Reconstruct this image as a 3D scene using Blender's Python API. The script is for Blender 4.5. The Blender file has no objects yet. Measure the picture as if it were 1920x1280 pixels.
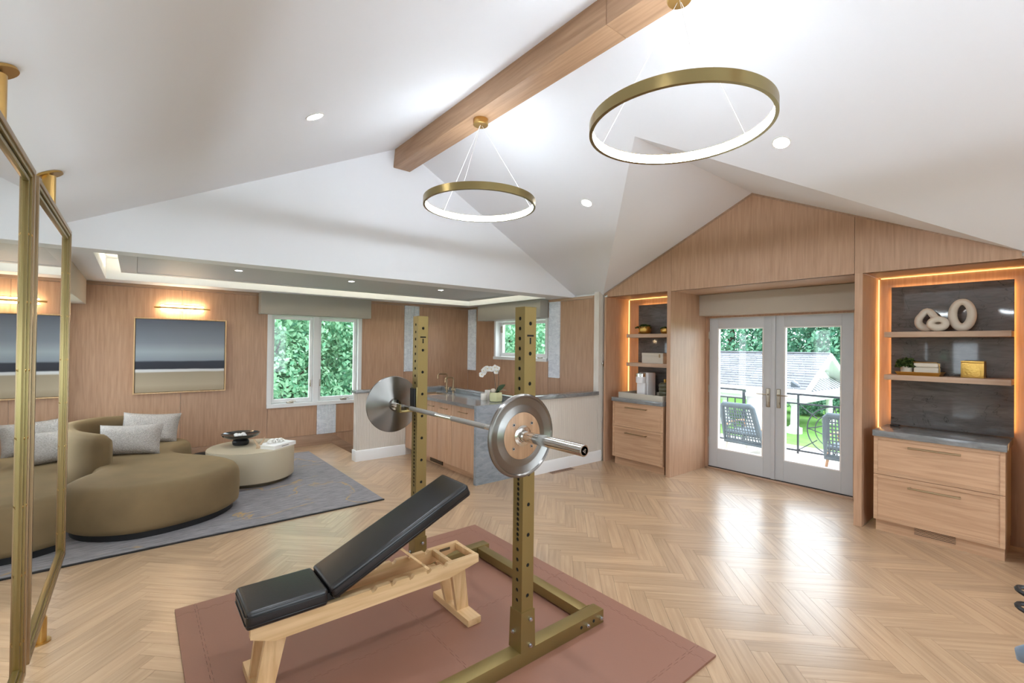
import bpy, bmesh, math, random
from mathutils import Vector, Matrix
random.seed(7)
S = bpy.context.scene
COL = S.collection
PI = math.pi
# ------------------------------------------------------------------ camera
cd = bpy.data.cameras.new('camera'); cam = bpy.data.objects.new('camera', cd); COL.objects.link(cam)
r_ = Vector((0.77624142, -0.63032284, 0.01193185)); u_ = Vector((-0.0146667, 0.0008657, 0.9998921)); f_ = Vector((0.6302651, 0.7763326, 0.0085727))
M = Matrix((r_, u_, -f_)).transposed().to_4x4(); M.translation = Vector((0, 0, 1.62))
cam.matrix_world = M
cd.sensor_width = 36; cd.lens = 869.0 / 1920 * 36; cd.clip_start = 0.05; cd.clip_end = 300
S.camera = cam
# ------------------------------------------------------------------ world, sun, exposure
w = bpy.data.worlds.new('overcast_sky'); S.world = w; w.use_nodes = True
bg = w.node_tree.nodes['Background']; bg.inputs[0].default_value = (0.80, 0.91, 1.0, 1); bg.inputs[1].default_value = 3.7
sl = bpy.data.lights.new('sun', 'SUN'); so = bpy.data.objects.new('sun', sl); COL.objects.link(so)
sl.energy = 1.2; sl.angle = 0.5; sl.color = (1, .97, .9); so.rotation_euler = (math.radians(28), math.radians(-12), 0)
vs = S.view_settings
S.display_settings.display_device = 'sRGB'
vs.view_transform = 'Standard'; vs.look = 'None'; vs.gamma = 1; vs.use_curve_mapping = False
vs.exposure = 0.80
S.cycles.use_denoising = True
S.cycles.max_bounces = 10; S.cycles.diffuse_bounces = 5; S.cycles.glossy_bounces = 4; S.cycles.transparent_max_bounces = 10
S.cycles.sample_clamp_indirect = 6.0

# ------------------------------------------------------------------ helpers
W = {}          # world origin of every parent
def lin(r, g, b):
    f = lambda c: (c / 255 / 12.92) if c / 255 <= 0.04045 else ((c / 255 + 0.055) / 1.055) ** 2.4
    return (f(r), f(g), f(b), 1)
def tag(o, label=None, cat=None, group=None, kind=None):
    if label: o['label'] = label
    if cat: o['category'] = cat
    if group: o['group'] = group
    if kind: o['kind'] = kind
    return o
def thing(name, label, cat, loc=(0, 0, 0), group=None, rz=0, kind=None):
    o = bpy.data.objects.new(name, None); COL.objects.link(o); o.empty_display_size = .1
    o.location = loc; o.rotation_euler = (0, 0, rz); W[o.name] = Vector(loc)
    return tag(o, label, cat, group, kind)
def copy_tree(o, parent=None):
    c = o.copy(); COL.objects.link(c); c.parent = parent; W[c.name] = W[o.name]
    for ch in o.children: copy_tree(ch, c)
    return c
class MB:
    def __init__(s): s.bm = bmesh.new()
    def box(s, x0, x1, y0, y1, z0, z1, bev=0, seg=2, m=None):
        c = Matrix.Translation(((x0+x1)/2, (y0+y1)/2, (z0+z1)/2)) @ Matrix.Diagonal((abs(x1-x0), abs(y1-y0), abs(z1-z0), 1))
        g = bmesh.ops.create_cube(s.bm, size=1, matrix=c); vs = g['verts']
        if bev:
            es = list({e for v in vs for e in v.link_edges})
            r = bmesh.ops.bevel(s.bm, geom=es, offset=bev, segments=seg, affect='EDGES', profile=.6)
            vs = list({v for f in r['faces'] for v in f.verts} | {v for v in vs if v.is_valid})
        if m is not None: bmesh.ops.transform(s.bm, matrix=m, verts=[v for v in vs if v.is_valid])
        return s
    def face(s, pts):
        s.bm.faces.new([s.bm.verts.new(p) for p in pts]); return s
    def prism(s, poly, axis, a0, a1, m=None):
        # poly: 2D points in the two other axes (x: (y,z)  y: (x,z)  z: (x,y))
        def P(p, a): return {'x': (a, p[0], p[1]), 'y': (p[0], a, p[1]), 'z': (p[0], p[1], a)}[axis]
        A = [s.bm.verts.new(P(p, a0)) for p in poly]; B = [s.bm.verts.new(P(p, a1)) for p in poly]; n = len(poly)
        fs = [s.bm.faces.new(A), s.bm.faces.new(B[::-1])]
        for i in range(n): fs.append(s.bm.faces.new((A[i], B[i], B[(i+1) % n], A[(i+1) % n])))
        bmesh.ops.recalc_face_normals(s.bm, faces=fs)
        if m is not None: bmesh.ops.transform(s.bm, matrix=m, verts=A + B)
        return s
    def rings(s, R, cap0=True, cap1=True, closed=False):
        V = [[s.bm.verts.new(p) for p in r] for r in R]; n = len(V[0]); fs = []
        for i in range(len(V) - (0 if closed else 1)):
            a, b = V[i], V[(i+1) % len(V)]
            for j in range(n): fs.append(s.bm.faces.new((a[j], a[(j+1) % n], b[(j+1) % n], b[j])))
        if not closed:
            if cap0: fs.append(s.bm.faces.new(V[0][::-1]))
            if cap1: fs.append(s.bm.faces.new(V[-1]))
        bmesh.ops.recalc_face_normals(s.bm, faces=fs)
        return s
    def cyl(s, p0, p1, r, r2=None, n=16, cap0=True, cap1=True):
        p0, p1 = Vector(p0), Vector(p1); d = (p1 - p0).normalized(); r2 = r if r2 is None else r2
        a = d.orthogonal().normalized(); b = d.cross(a)
        q = [(math.cos(2*PI*i/n), math.sin(2*PI*i/n)) for i in range(n)]
        return s.rings([[p0 + (a*x + b*y)*r for x, y in q], [p1 + (a*x + b*y)*r2 for x, y in q]], cap0, cap1)
    def tube(s, pts, r, n=8, closed=False):
        pts = [Vector(p) for p in pts]; R = []; N = len(pts); up = None
        rr = r if isinstance(r, (list, tuple)) else [r] * N
        for i, p in enumerate(pts):
            t = (pts[(i+1) % N] - pts[i-1]) if closed else (pts[min(i+1, N-1)] - pts[max(i-1, 0)])
            t.normalize()
            if up is None: up = t.orthogonal().normalized()
            a = (up - t*up.dot(t)).normalized(); b = t.cross(a); up = a
            R.append([p + (a*math.cos(2*PI*k/n) + b*math.sin(2*PI*k/n))*rr[i] for k in range(n)])
        return s.rings(R, closed=closed)
    def lathe(s, prof, c=(0, 0, 0), n=24, axis='z', cap0=True, cap1=True):
        c = Vector(c); R = []
        for r, z in prof:
            ring = []
            for i in range(n):
                x, y = r*math.cos(2*PI*i/n), r*math.sin(2*PI*i/n)
                ring.append(c + (Vector((x, y, z)) if axis == 'z' else Vector((x, z, y)) if axis == 'y' else Vector((z, x, y))))
            R.append(ring)
        return s.rings(R, cap0, cap1)
    def ell(s, c, rx, ry, rz, n=12, k=8):
        prof = []
        R = []
        for j in range(1, k):
            t = PI*j/k
            R.append([(c[0]+rx*math.sin(t)*math.cos(2*PI*i/n), c[1]+ry*math.sin(t)*math.sin(2*PI*i/n), c[2]-rz*math.cos(t)) for i in range(n)])
        return s.rings(R)
    def xf(s, m): bmesh.ops.transform(s.bm, matrix=m, verts=s.bm.verts[:]); return s
    def build(s, name, mat, parent=None, local=False, smooth=35, label=None, kind=None):
        me = bpy.data.meshes.new(name)
        o = bpy.data.objects.new(name, me); COL.objects.link(o)
        if parent is not None:
            o.parent = parent
            org = Vector((0, 0, 0)) if local else W[parent.name]
            W[o.name] = W[parent.name]
            if not local: bmesh.ops.translate(s.bm, vec=-org, verts=s.bm.verts[:])
        else:
            xs = [v.co for v in s.bm.verts]
            org = Vector(((min(v.x for v in xs)+max(v.x for v in xs))/2, (min(v.y for v in xs)+max(v.y for v in xs))/2, min(v.z for v in xs)))
            bmesh.ops.translate(s.bm, vec=-org, verts=s.bm.verts[:]); o.location = org; W[o.name] = org
        s.bm.to_mesh(me); s.bm.free()
        if smooth:
            me.shade_smooth(); me.set_sharp_from_angle(angle=math.radians(smooth))
        if mat: me.materials.append(mat)
        if label: o['label'] = label
        if kind: o['kind'] = kind
        return o
def B(x0, x1, y0, y1, z0, z1, bev=0, seg=2): return MB().box(x0, x1, y0, y1, z0, z1, bev, seg)
def struct(o): o['kind'] = 'structure'; return o
def rot(axis, deg, about=(0, 0, 0)):
    a = Vector(about); return Matrix.Translation(a) @ Matrix.Rotation(math.radians(deg), 4, axis) @ Matrix.Translation(-a)
def catmull(P, k=6, closed=True):
    out = []; n = len(P)
    for i in range(n if closed else n - 1):
        g = lambda j: Vector(P[j % n] if closed else P[max(0, min(n-1, j))])
        a, b, c, d = g(i-1), g(i), g(i+1), g(i+2)
        for t in range(k):
            t = t / k
            out.append(.5*((2*b) + (-a+c)*t + (2*a-5*b+4*c-d)*t*t + (-a+3*b-3*c+d)*t**3))
    if not closed: out.append(Vector(P[-1]))
    return out

# ------------------------------------------------------------------ materials
def newmat(name):
    m = bpy.data.materials.new(name); m.use_nodes = True; nt = m.node_tree
    return m, nt, nt.nodes['Principled BSDF'], nt.nodes, nt.links
def plain(name, col, rough=.5, metal=0, bump=0, bscale=80, spec=.5, coat=0, var=0):
    m, nt, p, N, L = newmat(name)
    p.inputs['Base Color'].default_value = col; p.inputs['Roughness'].default_value = rough; p.inputs['Metallic'].default_value = metal
    p.inputs['Specular IOR Level'].default_value = spec; p.inputs['Coat Weight'].default_value = coat
    tc = N.new('ShaderNodeTexCoord')
    if bump:
        n = N.new('ShaderNodeTexNoise'); n.inputs['Scale'].default_value = bscale; n.inputs['Detail'].default_value = 3
        L.new(tc.outputs['Object'], n.inputs['Vector'])
        b = N.new('ShaderNodeBump'); b.inputs['Strength'].default_value = bump; b.inputs['Distance'].default_value = .004
        L.new(n.outputs['Fac'], b.inputs['Height']); L.new(b.outputs[0], p.inputs['Normal'])
    if var:
        n = N.new('ShaderNodeTexNoise'); n.inputs['Scale'].default_value = 2.5; n.inputs['Detail'].default_value = 5
        L.new(tc.outputs['Object'], n.inputs['Vector'])
        r = N.new('ShaderNodeValToRGB'); r.color_ramp.elements[0].position = .3; r.color_ramp.elements[1].position = .7
        r.color_ramp.elements[0].color = tuple(c*(1-var) for c in col[:3]) + (1,); r.color_ramp.elements[1].color = tuple(min(1, c*(1+var)) for c in col[:3]) + (1,)
        L.new(n.outputs['Fac'], r.inputs[0]); L.new(r.outputs[0], p.inputs['Base Color'])
    return m
def wood(name, c1, c2, axis='z', rough=.45, k=1.0, uv=False, coat=0, vary=.12, fig=0.0):
    m, nt, p, N, L = newmat(name)
    p.inputs['Roughness'].default_value = rough; p.inputs['Coat Weight'].default_value = coat; p.inputs['Coat Roughness'].default_value = .22
    tc = N.new('ShaderNodeTexCoord'); mp = N.new('ShaderNodeMapping'); oi = N.new('ShaderNodeObjectInfo'); geo = N.new('ShaderNodeNewGeometry')
    L.new(tc.outputs['UV' if uv else 'Object'], mp.inputs[0])
    sc = {'x': (2.2, 38, 38), 'y': (38, 2.2, 38), 'z': (38, 38, 2.2)}[axis]
    mp.inputs['Scale'].default_value = tuple(v*k for v in sc)
    ad = N.new('ShaderNodeMath'); ad.operation = 'ADD'; L.new(oi.outputs['Random'], ad.inputs[0]); L.new(geo.outputs['Random Per Island'], ad.inputs[1])
    fr = N.new('ShaderNodeMath'); fr.operation = 'FRACT'; L.new(ad.outputs[0], fr.inputs[0])
    ml = N.new('ShaderNodeMath'); ml.operation = 'MULTIPLY'; ml.inputs[1].default_value = 37; L.new(fr.outputs[0], ml.inputs[0])
    n = N.new('ShaderNodeTexNoise'); n.noise_dimensions = '4D'; n.inputs['Scale'].default_value = 1.0; n.inputs['Detail'].default_value = 5; n.inputs['Distortion'].default_value = .6 + fig
    L.new(mp.outputs[0], n.inputs['Vector']); L.new(ml.outputs[0], n.inputs['W'])
    r = N.new('ShaderNodeValToRGB'); e = r.color_ramp.elements; e[0].position = .28; e[0].color = c1; e[1].position = .68; e[1].color = c2
    L.new(n.outputs['Fac'], r.inputs[0])
    # per piece tone
    mr = N.new('ShaderNodeMapRange'); mr.inputs[3].default_value = 1 - vary; mr.inputs[4].default_value = 1 + vary; L.new(fr.outputs[0], mr.inputs[0])
    hs = N.new('ShaderNodeHueSaturation'); L.new(mr.outputs[0], hs.inputs['Value']); L.new(r.outputs[0], hs.inputs['Color'])
    L.new(hs.outputs[0], p.inputs['Base Color'])
    b = N.new('ShaderNodeBump'); b.inputs['Strength'].default_value = .12; b.inputs['Distance'].default_value = .002; L.new(n.outputs['Fac'], b.inputs['Height']); L.new(b.outputs[0], p.inputs['Normal'])
    return m
def stone(name, c1, c2, vein, rough=.15, scale=1.6, vpos=.5, vw=.012, rotv=(0.4, .3, .6), band=1.0):
    m, nt, p, N, L = newmat(name)
    p.inputs['Roughness'].default_value = rough
    tc = N.new('ShaderNodeTexCoord'); mp = N.new('ShaderNodeMapping'); mp.inputs['Rotation'].default_value = rotv; mp.inputs['Scale'].default_value = (1, 1, 3*band)
    L.new(tc.outputs['Object'], mp.inputs[0])
    n = N.new('ShaderNodeTexNoise'); n.inputs['Scale'].default_value = scale; n.inputs['Detail'].default_value = 9; n.inputs['Roughness'].default_value = .65; n.inputs['Distortion'].default_value = 1.1
    L.new(mp.outputs[0], n.inputs['Vector'])
    r = N.new('ShaderNodeValToRGB'); e = r.color_ramp.elements; e[0].position = .3; e[0].color = c1; e[1].position = .7; e[1].color = c2
    L.new(n.outputs['Fac'], r.inputs[0])
    n2 = N.new('ShaderNodeTexNoise'); n2.inputs['Scale'].default_value = scale*.8; n2.inputs['Detail'].default_value = 4; n2.inputs['Distortion'].default_value = .6
    L.new(tc.outputs['Object'], n2.inputs['Vector'])
    r2 = N.new('ShaderNodeValToRGB'); r2.color_ramp.elements[0].position = vpos - vw; r2.color_ramp.elements[0].color = (0, 0, 0, 1)
    k = r2.color_ramp.elements.new(vpos); k.color = (1, 1, 1, 1); r2.color_ramp.elements[2].position = vpos + vw; r2.color_ramp.elements[2].color = (0, 0, 0, 1)
    L.new(n2.outputs['Fac'], r2.inputs[0])
    mx = N.new('ShaderNodeMix'); mx.data_type = 'RGBA'; L.new(r2.outputs[0], mx.inputs[0]); L.new(r.outputs[0], mx.inputs[6]); mx.inputs[7].default_value = vein
    L.new(mx.outputs[2], p.inputs['Base Color'])
    return m
def glow(name, col, s):
    m, nt, p, N, L = newmat(name)
    p.inputs['Base Color'].default_value = (0, 0, 0, 1); p.inputs['Emission Color'].default_value = col; p.inputs['Emission Strength'].default_value = s
    return m
def glassmat(name, refl=.06, tint=(1, 1, 1, 1)):
    m, nt, p, N, L = newmat(name); N.remove(p)
    t = N.new('ShaderNodeBsdfTransparent'); t.inputs[0].default_value = tint; g = N.new('ShaderNodeBsdfGlossy'); g.inputs['Roughness'].default_value = .01
    lw = N.new('ShaderNodeLayerWeight'); pw = N.new('ShaderNodeMath'); pw.operation = 'POWER'; pw.inputs[1].default_value = 4; L.new(lw.outputs['Facing'], pw.inputs[0])
    fz = N.new('ShaderNodeMath'); fz.operation = 'MULTIPLY_ADD'; fz.inputs[1].default_value = .5; fz.inputs[2].default_value = .03; L.new(pw.outputs[0], fz.inputs[0])
    mx = N.new('ShaderNodeMixShader'); L.new(fz.outputs[0], mx.inputs[0]); L.new(t.outputs[0], mx.inputs[1]); L.new(g.outputs[0], mx.inputs[2])
    L.new(mx.outputs[0], N['Material Output'].inputs[0]); return m
def leafmat(name, c1, c2):
    m, nt, p, N, L = newmat(name); N.remove(p)
    geo = N.new('ShaderNodeNewGeometry'); r = N.new('ShaderNodeValToRGB'); r.color_ramp.elements[0].color = c1; r.color_ramp.elements[1].color = c2
    L.new(geo.outputs['Random Per Island'], r.inputs[0])
    d = N.new('ShaderNodeBsdfDiffuse'); t = N.new('ShaderNodeBsdfTranslucent'); mx = N.new('ShaderNodeMixShader'); mx.inputs[0].default_value = .5
    L.new(r.outputs[0], d.inputs[0]); L.new(r.outputs[0], t.inputs[0]); L.new(d.outputs[0], mx.inputs[1]); L.new(t.outputs[0], mx.inputs[2]); L.new(mx.outputs[0], N['Material Output'].inputs[0])
    return m

WHITE = plain('ceiling_paint', lin(236, 239, 246), .7)
TRIMW = plain('white_trim', lin(232, 231, 229), .45)
GREYC = plain('raft_paint', lin(196, 199, 203), .6)
DOORP = plain('door_paint', lin(196, 199, 202), .4)
PANEL = wood('oak_panel', lin(168, 130, 102), lin(190, 152, 123), 'z', .42, vary=.05, k=1.3)
PANELD = wood('oak_trim', lin(150, 118, 95), lin(176, 144, 120), 'x', .45, vary=.04)
PANELY = wood('oak_trim_y', lin(170, 138, 112), lin(194, 164, 140), 'y', .45, vary=.04)
CABW = wood('oak_cabinet', lin(174, 135, 103), lin(200, 161, 128), 'y', .42, vary=.05, fig=1.2, k=.6)
CABZ = wood('oak_cabinet_upright', lin(172, 134, 104), lin(198, 160, 130), 'z', .42, vary=.04)
BEAMW = wood('oak_beam', lin(160, 124, 94), lin(188, 152, 120), 'y', .5, vary=.03, fig=.8, k=.6)
FLOORW = wood('oak_floor', lin(166, 136, 106), lin(192, 162, 130), 'x', .34, uv=True, coat=.5, vary=.10)
ASH = wood('ash_bench', lin(202, 162, 112), lin(232, 198, 152), 'x', .45, vary=.04, k=.8)
ASHZ = wood('ash_bench_upright', lin(202, 162, 112), lin(230, 196, 150), 'z', .45, vary=.04)
PLYW = wood('plate_wood', lin(150, 116, 88), lin(182, 146, 114), 'z', .4, vary=.03, k=1.2)
DECKW = wood('deck_wood', lin(190, 180, 168), lin(220, 212, 200), 'x', .7, vary=.12)
CHAIRW = wood('teak', lin(150, 105, 75), lin(185, 140, 105), 'z', .6)
BRASS = plain('satin_brass', lin(196, 160, 98), .28, 1)
BRASSD = plain('aged_brass', lin(150, 134, 92), .32, 1)
BRONZE = plain('champagne_bronze', lin(160, 138, 108), .35, 1)
RACKG = plain('gold_powder_coat', lin(142, 122, 76), .42, .7, bump=.05, bscale=600)
STEEL = plain('polished_steel', lin(214, 212, 208), .12, 1)
ZINC = plain('zinc_bolt', lin(200, 206, 215), .25, 1)
BLACK = plain('black_plastic', lin(22, 22, 24), .45)
HOLE_SHADE = plain('hole_shade_black', lin(8, 8, 8), .9)  # black stands in for the shade in holes and behind vent slats
LEATHER = plain('black_leather', lin(26, 25, 26), .3, bump=.12, bscale=220, spec=.6)
SEAM = plain('leather_piping', lin(16, 16, 17), .4)
VELVET = plain('olive_velvet', lin(112, 92, 62), .85, var=.18, bump=.05, bscale=300)
VELVET.node_tree.nodes['Principled BSDF'].inputs['Sheen Weight'].default_value = .3
VELVET.node_tree.nodes['Principled BSDF'].inputs['Sheen Tint'].default_value = lin(190, 165, 120)
BOUCLE = plain('boucle', lin(176, 168, 160), .95, bump=1.0, bscale=120, var=.22)
_n = BOUCLE.node_tree.nodes
for _x in _n:
    if _x.type == 'TEX_NOISE': _x.inputs['Scale'].default_value = 90
    if _x.type == 'BUMP': _x.inputs['Distance'].default_value = .012
TABLEM = plain('coffee_table_lacquer', lin(184, 171, 146), .42, var=.03)
GRANITE = stone('grey_quartzite', lin(104, 104, 104), lin(142, 142, 141), lin(122, 122, 121), .13, 5.0, .5, .02)
GRANITEB = stone('blue_quartzite', lin(116, 122, 128), lin(154, 160, 166), lin(140, 146, 152), .22, 5.0, .5, .02, (0.2, .9, .1))
SLAB = stone('dark_marble', lin(84, 80, 78), lin(112, 107, 103), lin(44, 41, 40), .07, 5.0, .52, .003, (.7, .2, .4), 2.0)
MARBLE = stone('white_marble', lin(214, 216, 222), lin(246, 247, 250), lin(214, 216, 222), .35, 9.0, .5, .03)
MATR = plain('terracotta_rubber', lin(142, 100, 82), .45, bump=.06, bscale=120, var=.03)
LINEN = plain('linen', lin(186, 176, 162), .9, bump=.3, bscale=500)
LINENG = plain('grey_linen', lin(165, 160, 152), .9, bump=.3, bscale=500)
GOLDF = plain('gold_leaf', lin(205, 165, 90), .3, 1, bump=.5, bscale=70)
CERAM = plain('plaster_ceramic', lin(206, 194, 178), .7, bump=.15, bscale=60)
CREAM = plain('cream_leather', lin(205, 194, 178), .55)
PAPER = plain('paper', lin(238, 236, 232), .6)
WAX = plain('frosted_candle_glass', lin(240, 232, 224), .3)
GREENP = plain('mossy_plant', lin(52, 74, 38), .7)
POTG = plain('pale_green_pot', lin(196, 194, 150), .4, bump=.3, bscale=40)
IRON = plain('iron_rail', lin(58, 62, 70), .5, .3)
WICKER = plain('grey_rope', lin(98, 108, 116), .8)
EXTW = plain('exterior_white', lin(232, 232, 232), .6)
SHING = plain('grey_shingle', lin(112, 113, 118), .85, var=.15)
GRASSM = plain('lawn', lin(96, 140, 62), .9, var=.25)
PAVE = plain('patio_stone', lin(178, 176, 172), .85, var=.1)
DARKW = plain('dark_metal_roof', lin(80, 86, 94), .5, .4)
BARK = plain('bark', lin(70, 58, 48), .9, bump=.8, bscale=20)
GLASS = glassmat('window_glass')
MIRROR = plain('mirror_silver', (.93, .95, .94, 1), .015, 1)
NICKEL = plain('brushed_nickel', lin(176, 166, 150), .3, 1)
LEAFA = leafmat('leaf_bright', lin(100, 156, 124), lin(184, 220, 186))
LEAFB = leafmat('leaf_mid', lin(76, 132, 110), lin(148, 194, 162))
LEAFC = leafmat('leaf_deep', lin(66, 122, 100), lin(126, 176, 146))
PETAL = leafmat('petal', lin(236, 236, 234), lin(252, 250, 246))
G_RING = glow('ring_led', (.84, .93, 1, 1), 38)
G_DOWN = glow('downlight_led', (1, .97, .93, 1), 30)
G_WARM = glow('warm_led', (1, .60, .20, 1), 1.7)
G_WARMB = glow('warm_led_hidden', (1, .58, .19, 1), 26)
G_COVE = glow('cove_led', (1, .86, .56, 1), 24)
G_PIC = glow('picture_light_led', (1, .80, .52, 1), 40)
# brushed weight plate steel with radial highlights
PLATE, nt, p, N, L = newmat('brushed_plate_steel')
p.inputs['Base Color'].default_value = lin(142, 139, 136); p.inputs['Metallic'].default_value = 1; p.inputs['Roughness'].default_value = .3; p.inputs['Anisotropic'].default_value = .9; p.inputs['Anisotropic Rotation'].default_value = .25
tg = N.new('ShaderNodeTangent'); tg.direction_type = 'RADIAL'; tg.axis = 'Y'; L.new(tg.outputs[0], p.inputs['Tangent'])
# wallpaper with fine vertical waves
WALLP, nt, p, N, L = newmat('waved_wallpaper'); p.inputs['Roughness'].default_value = .8
tc = N.new('ShaderNodeTexCoord'); wv = N.new('ShaderNodeTexWave'); wv.inputs['Scale'].default_value = 14; wv.inputs['Distortion'].default_value = 3.5; wv.inputs['Detail'].default_value = 2; wv.inputs['Detail Scale'].default_value = .6
mp = N.new('ShaderNodeMapping'); mp.inputs['Scale'].default_value = (1, 1, .35); L.new(tc.outputs['Object'], mp.inputs[0]); L.new(mp.outputs[0], wv.inputs[0])
r = N.new('ShaderNodeValToRGB'); r.color_ramp.elements[0].color = lin(196, 186, 174); r.color_ramp.elements[1].color = lin(222, 214, 204); L.new(wv.outputs[0], r.inputs[0]); L.new(r.outputs[0], p.inputs['Base Color'])
b = N.new('ShaderNodeBump'); b.inputs['Strength'].default_value = .5; b.inputs['Distance'].default_value = .004; L.new(wv.outputs[0], b.inputs['Height']); L.new(b.outputs[0], p.inputs['Normal'])
# rug: slate wool streaked, gold vein print
RUG, nt, p, N, L = newmat('slate_rug'); p.inputs['Roughness'].default_value = .95
tc = N.new('ShaderNodeTexCoord'); mp = N.new('ShaderNodeMapping'); mp.inputs['Scale'].default_value = (3, 26, 1); L.new(tc.outputs['Object'], mp.inputs[0])
n = N.new('ShaderNodeTexNoise'); n.inputs['Scale'].default_value = 2.2; n.inputs['Detail'].default_value = 8; n.inputs['Roughness'].default_value = .7; L.new(mp.outputs[0], n.inputs[0])
r = N.new('ShaderNodeValToRGB'); r.color_ramp.elements[0].position = .3; r.color_ramp.elements[0].color = lin(96, 94, 98); r.color_ramp.elements[1].position = .7; r.color_ramp.elements[1].color = lin(158, 152, 152); L.new(n.outputs[0], r.inputs[0])
n2 = N.new('ShaderNodeTexNoise'); n2.inputs['Scale'].default_value = 1.1; n2.inputs['Detail'].default_value = 6; n2.inputs['Distortion'].default_value = .5; L.new(tc.outputs['Object'], n2.inputs[0])
r2 = N.new('ShaderNodeValToRGB'); e = r2.color_ramp.elements; e[0].position = .488; e[0].color = (0, 0, 0, 1); k = e.new(.5); k.color = (1, 1, 1, 1); e[2].position = .512; e[2].color = (0, 0, 0, 1); L.new(n2.outputs[0], r2.inputs[0])
n3 = N.new('ShaderNodeTexNoise'); n3.inputs['Scale'].default_value = 2.0; L.new(tc.outputs['Object'], n3.inputs[0])
mm = N.new('ShaderNodeMapRange'); mm.inputs[1].default_value = .45; mm.inputs[2].default_value = .6; L.new(n3.outputs[0], mm.inputs[0])
mu = N.new('ShaderNodeMath'); mu.operation = 'MULTIPLY'; L.new(r2.outputs[0], mu.inputs[0]); L.new(mm.outputs[0], mu.inputs[1])
mx = N.new('ShaderNodeMix'); mx.data_type = 'RGBA'; L.new(mu.outputs[0], mx.inputs[0]); L.new(r.outputs[0], mx.inputs[6]); mx.inputs[7].default_value = lin(176, 142, 92); L.new(mx.outputs[2], p.inputs['Base Color'])
b = N.new('ShaderNodeBump'); b.inputs['Strength'].default_value = .4; b.inputs['Distance'].default_value = .004; L.new(n.outputs[0], b.inputs['Height']); L.new(b.outputs[0], p.inputs['Normal'])
# abstract seascape painting (flat print), bands by height
ART, nt, p, N, L = newmat('seascape_canvas'); p.inputs['Roughness'].default_value = .5
tc = N.new('ShaderNodeTexCoord'); sx = N.new('ShaderNodeSeparateXYZ'); L.new(tc.outputs['Object'], sx.inputs[0])
mp = N.new('ShaderNodeMapping'); mp.inputs['Scale'].default_value = (1.0, 1, 5); L.new(tc.outputs['Object'], mp.inputs[0])
n = N.new('ShaderNodeTexNoise'); n.inputs['Scale'].default_value = 1.6; n.inputs['Detail'].default_value = 5; L.new(mp.outputs[0], n.inputs[0])
ma = N.new('ShaderNodeMath'); ma.operation = 'MULTIPLY_ADD'; ma.inputs[1].default_value = .03; L.new(n.outputs[0], ma.inputs[0]); L.new(sx.outputs['Z'], ma.inputs[2])
r = N.new('ShaderNodeValToRGB'); e = r.color_ramp.elements
for i, (pos, c) in enumerate([(0.0, (150, 132, 106)), (.12, (176, 160, 136)), (.29, (160, 146, 124)), (.305, (214, 212, 210)), (.325, (210, 210, 212)), (.337, (30, 34, 46)), (.43, (40, 44, 58)), (.45, (134, 144, 154)), (.56, (160, 170, 178)), (.68, (128, 136, 148)), (1.0, (84, 90, 106))]):
    k = e[0] if i == 0 else e.new(pos) if i < 10 else e[-1]
    k.position = pos; k.color = lin(*c)
L.new(ma.outputs[0], r.inputs[0]); L.new(r.outputs[0], p.inputs['Base Color'])
# ------------------------------------------------------------------ structure: floor
ZC = 2.355                                     # low ceiling / eaves
rects = [(-.75, 5.17, -2.6, 4.40), (5.17, 6.03, 1.335, 3.235), (5.17, 5.7, .27, 1.27), (5.17, 5.7, 3.29, 4.26), (-.75, 3.25, 4.40, 6.40), (-.75, 2.50, 6.40, 7.70)]
fl = thing('floor', None, None, (2.2, 2.5, 0), kind='structure')
m = MB()
for x0, x1, y0, y1 in rects: m.box(x0, x1, y0, y1, -.25, -.012)
m.build('subfloor', PANELD, fl)
def clip(poly, rc):
    x0, x1, y0, y1 = rc
    for ax, sgn, lim in ((0, 1, x0), (0, -1, x1), (1, 1, y0), (1, -1, y1)):
        out = []
        for i in range(len(poly)):
            a, b = poly[i], poly[(i+1) % len(poly)]
            da, db = sgn*(a[0][ax]-lim), sgn*(b[0][ax]-lim)
            if da >= 0: out.append(a)
            if (da >= 0) != (db >= 0):
                t = da/(da-db); out.append(((a[0][0]+(b[0][0]-a[0][0])*t, a[0][1]+(b[0][1]-a[0][1])*t), (a[1][0]+(b[1][0]-a[1][0])*t, a[1][1]+(b[1][1]-a[1][1])*t)))
        poly = out
        if len(poly) < 3: return []
    return poly
def parea(q): return abs(sum(q[i][0][0]*q[(i+1) % len(q)][0][1]-q[(i+1) % len(q)][0][0]*q[i][0][1] for i in range(len(q))))/2
PW, PL, GAP = .092, .60, .0012
cs = math.sqrt(.5)
def toworld(a, b): return (3.071 + (a*cs - b*cs), 2.195 + (a*cs + b*cs))     # a along (1,1), b along (-1,1)
def screen_area(q):
    s2 = []
    for (x, y), _ in q:
        d = Vector((x, y, 0)) - Vector((0, 0, 1.62)); z = d.dot(f_)
        if z < .3: return 0
        s2.append((960+869*d.dot(r_)/z, 640-869*d.dot(u_)/z))
    if max(p[0] for p in s2) < 0 or min(p[0] for p in s2) > 1920 or min(p[1] for p in s2) > 1280: return 0
    return abs(sum(s2[i][0]*s2[(i+1) % len(s2)][1]-s2[(i+1) % len(s2)][0]*s2[i][1] for i in range(len(s2))))/2
full, cut = [], []
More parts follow.
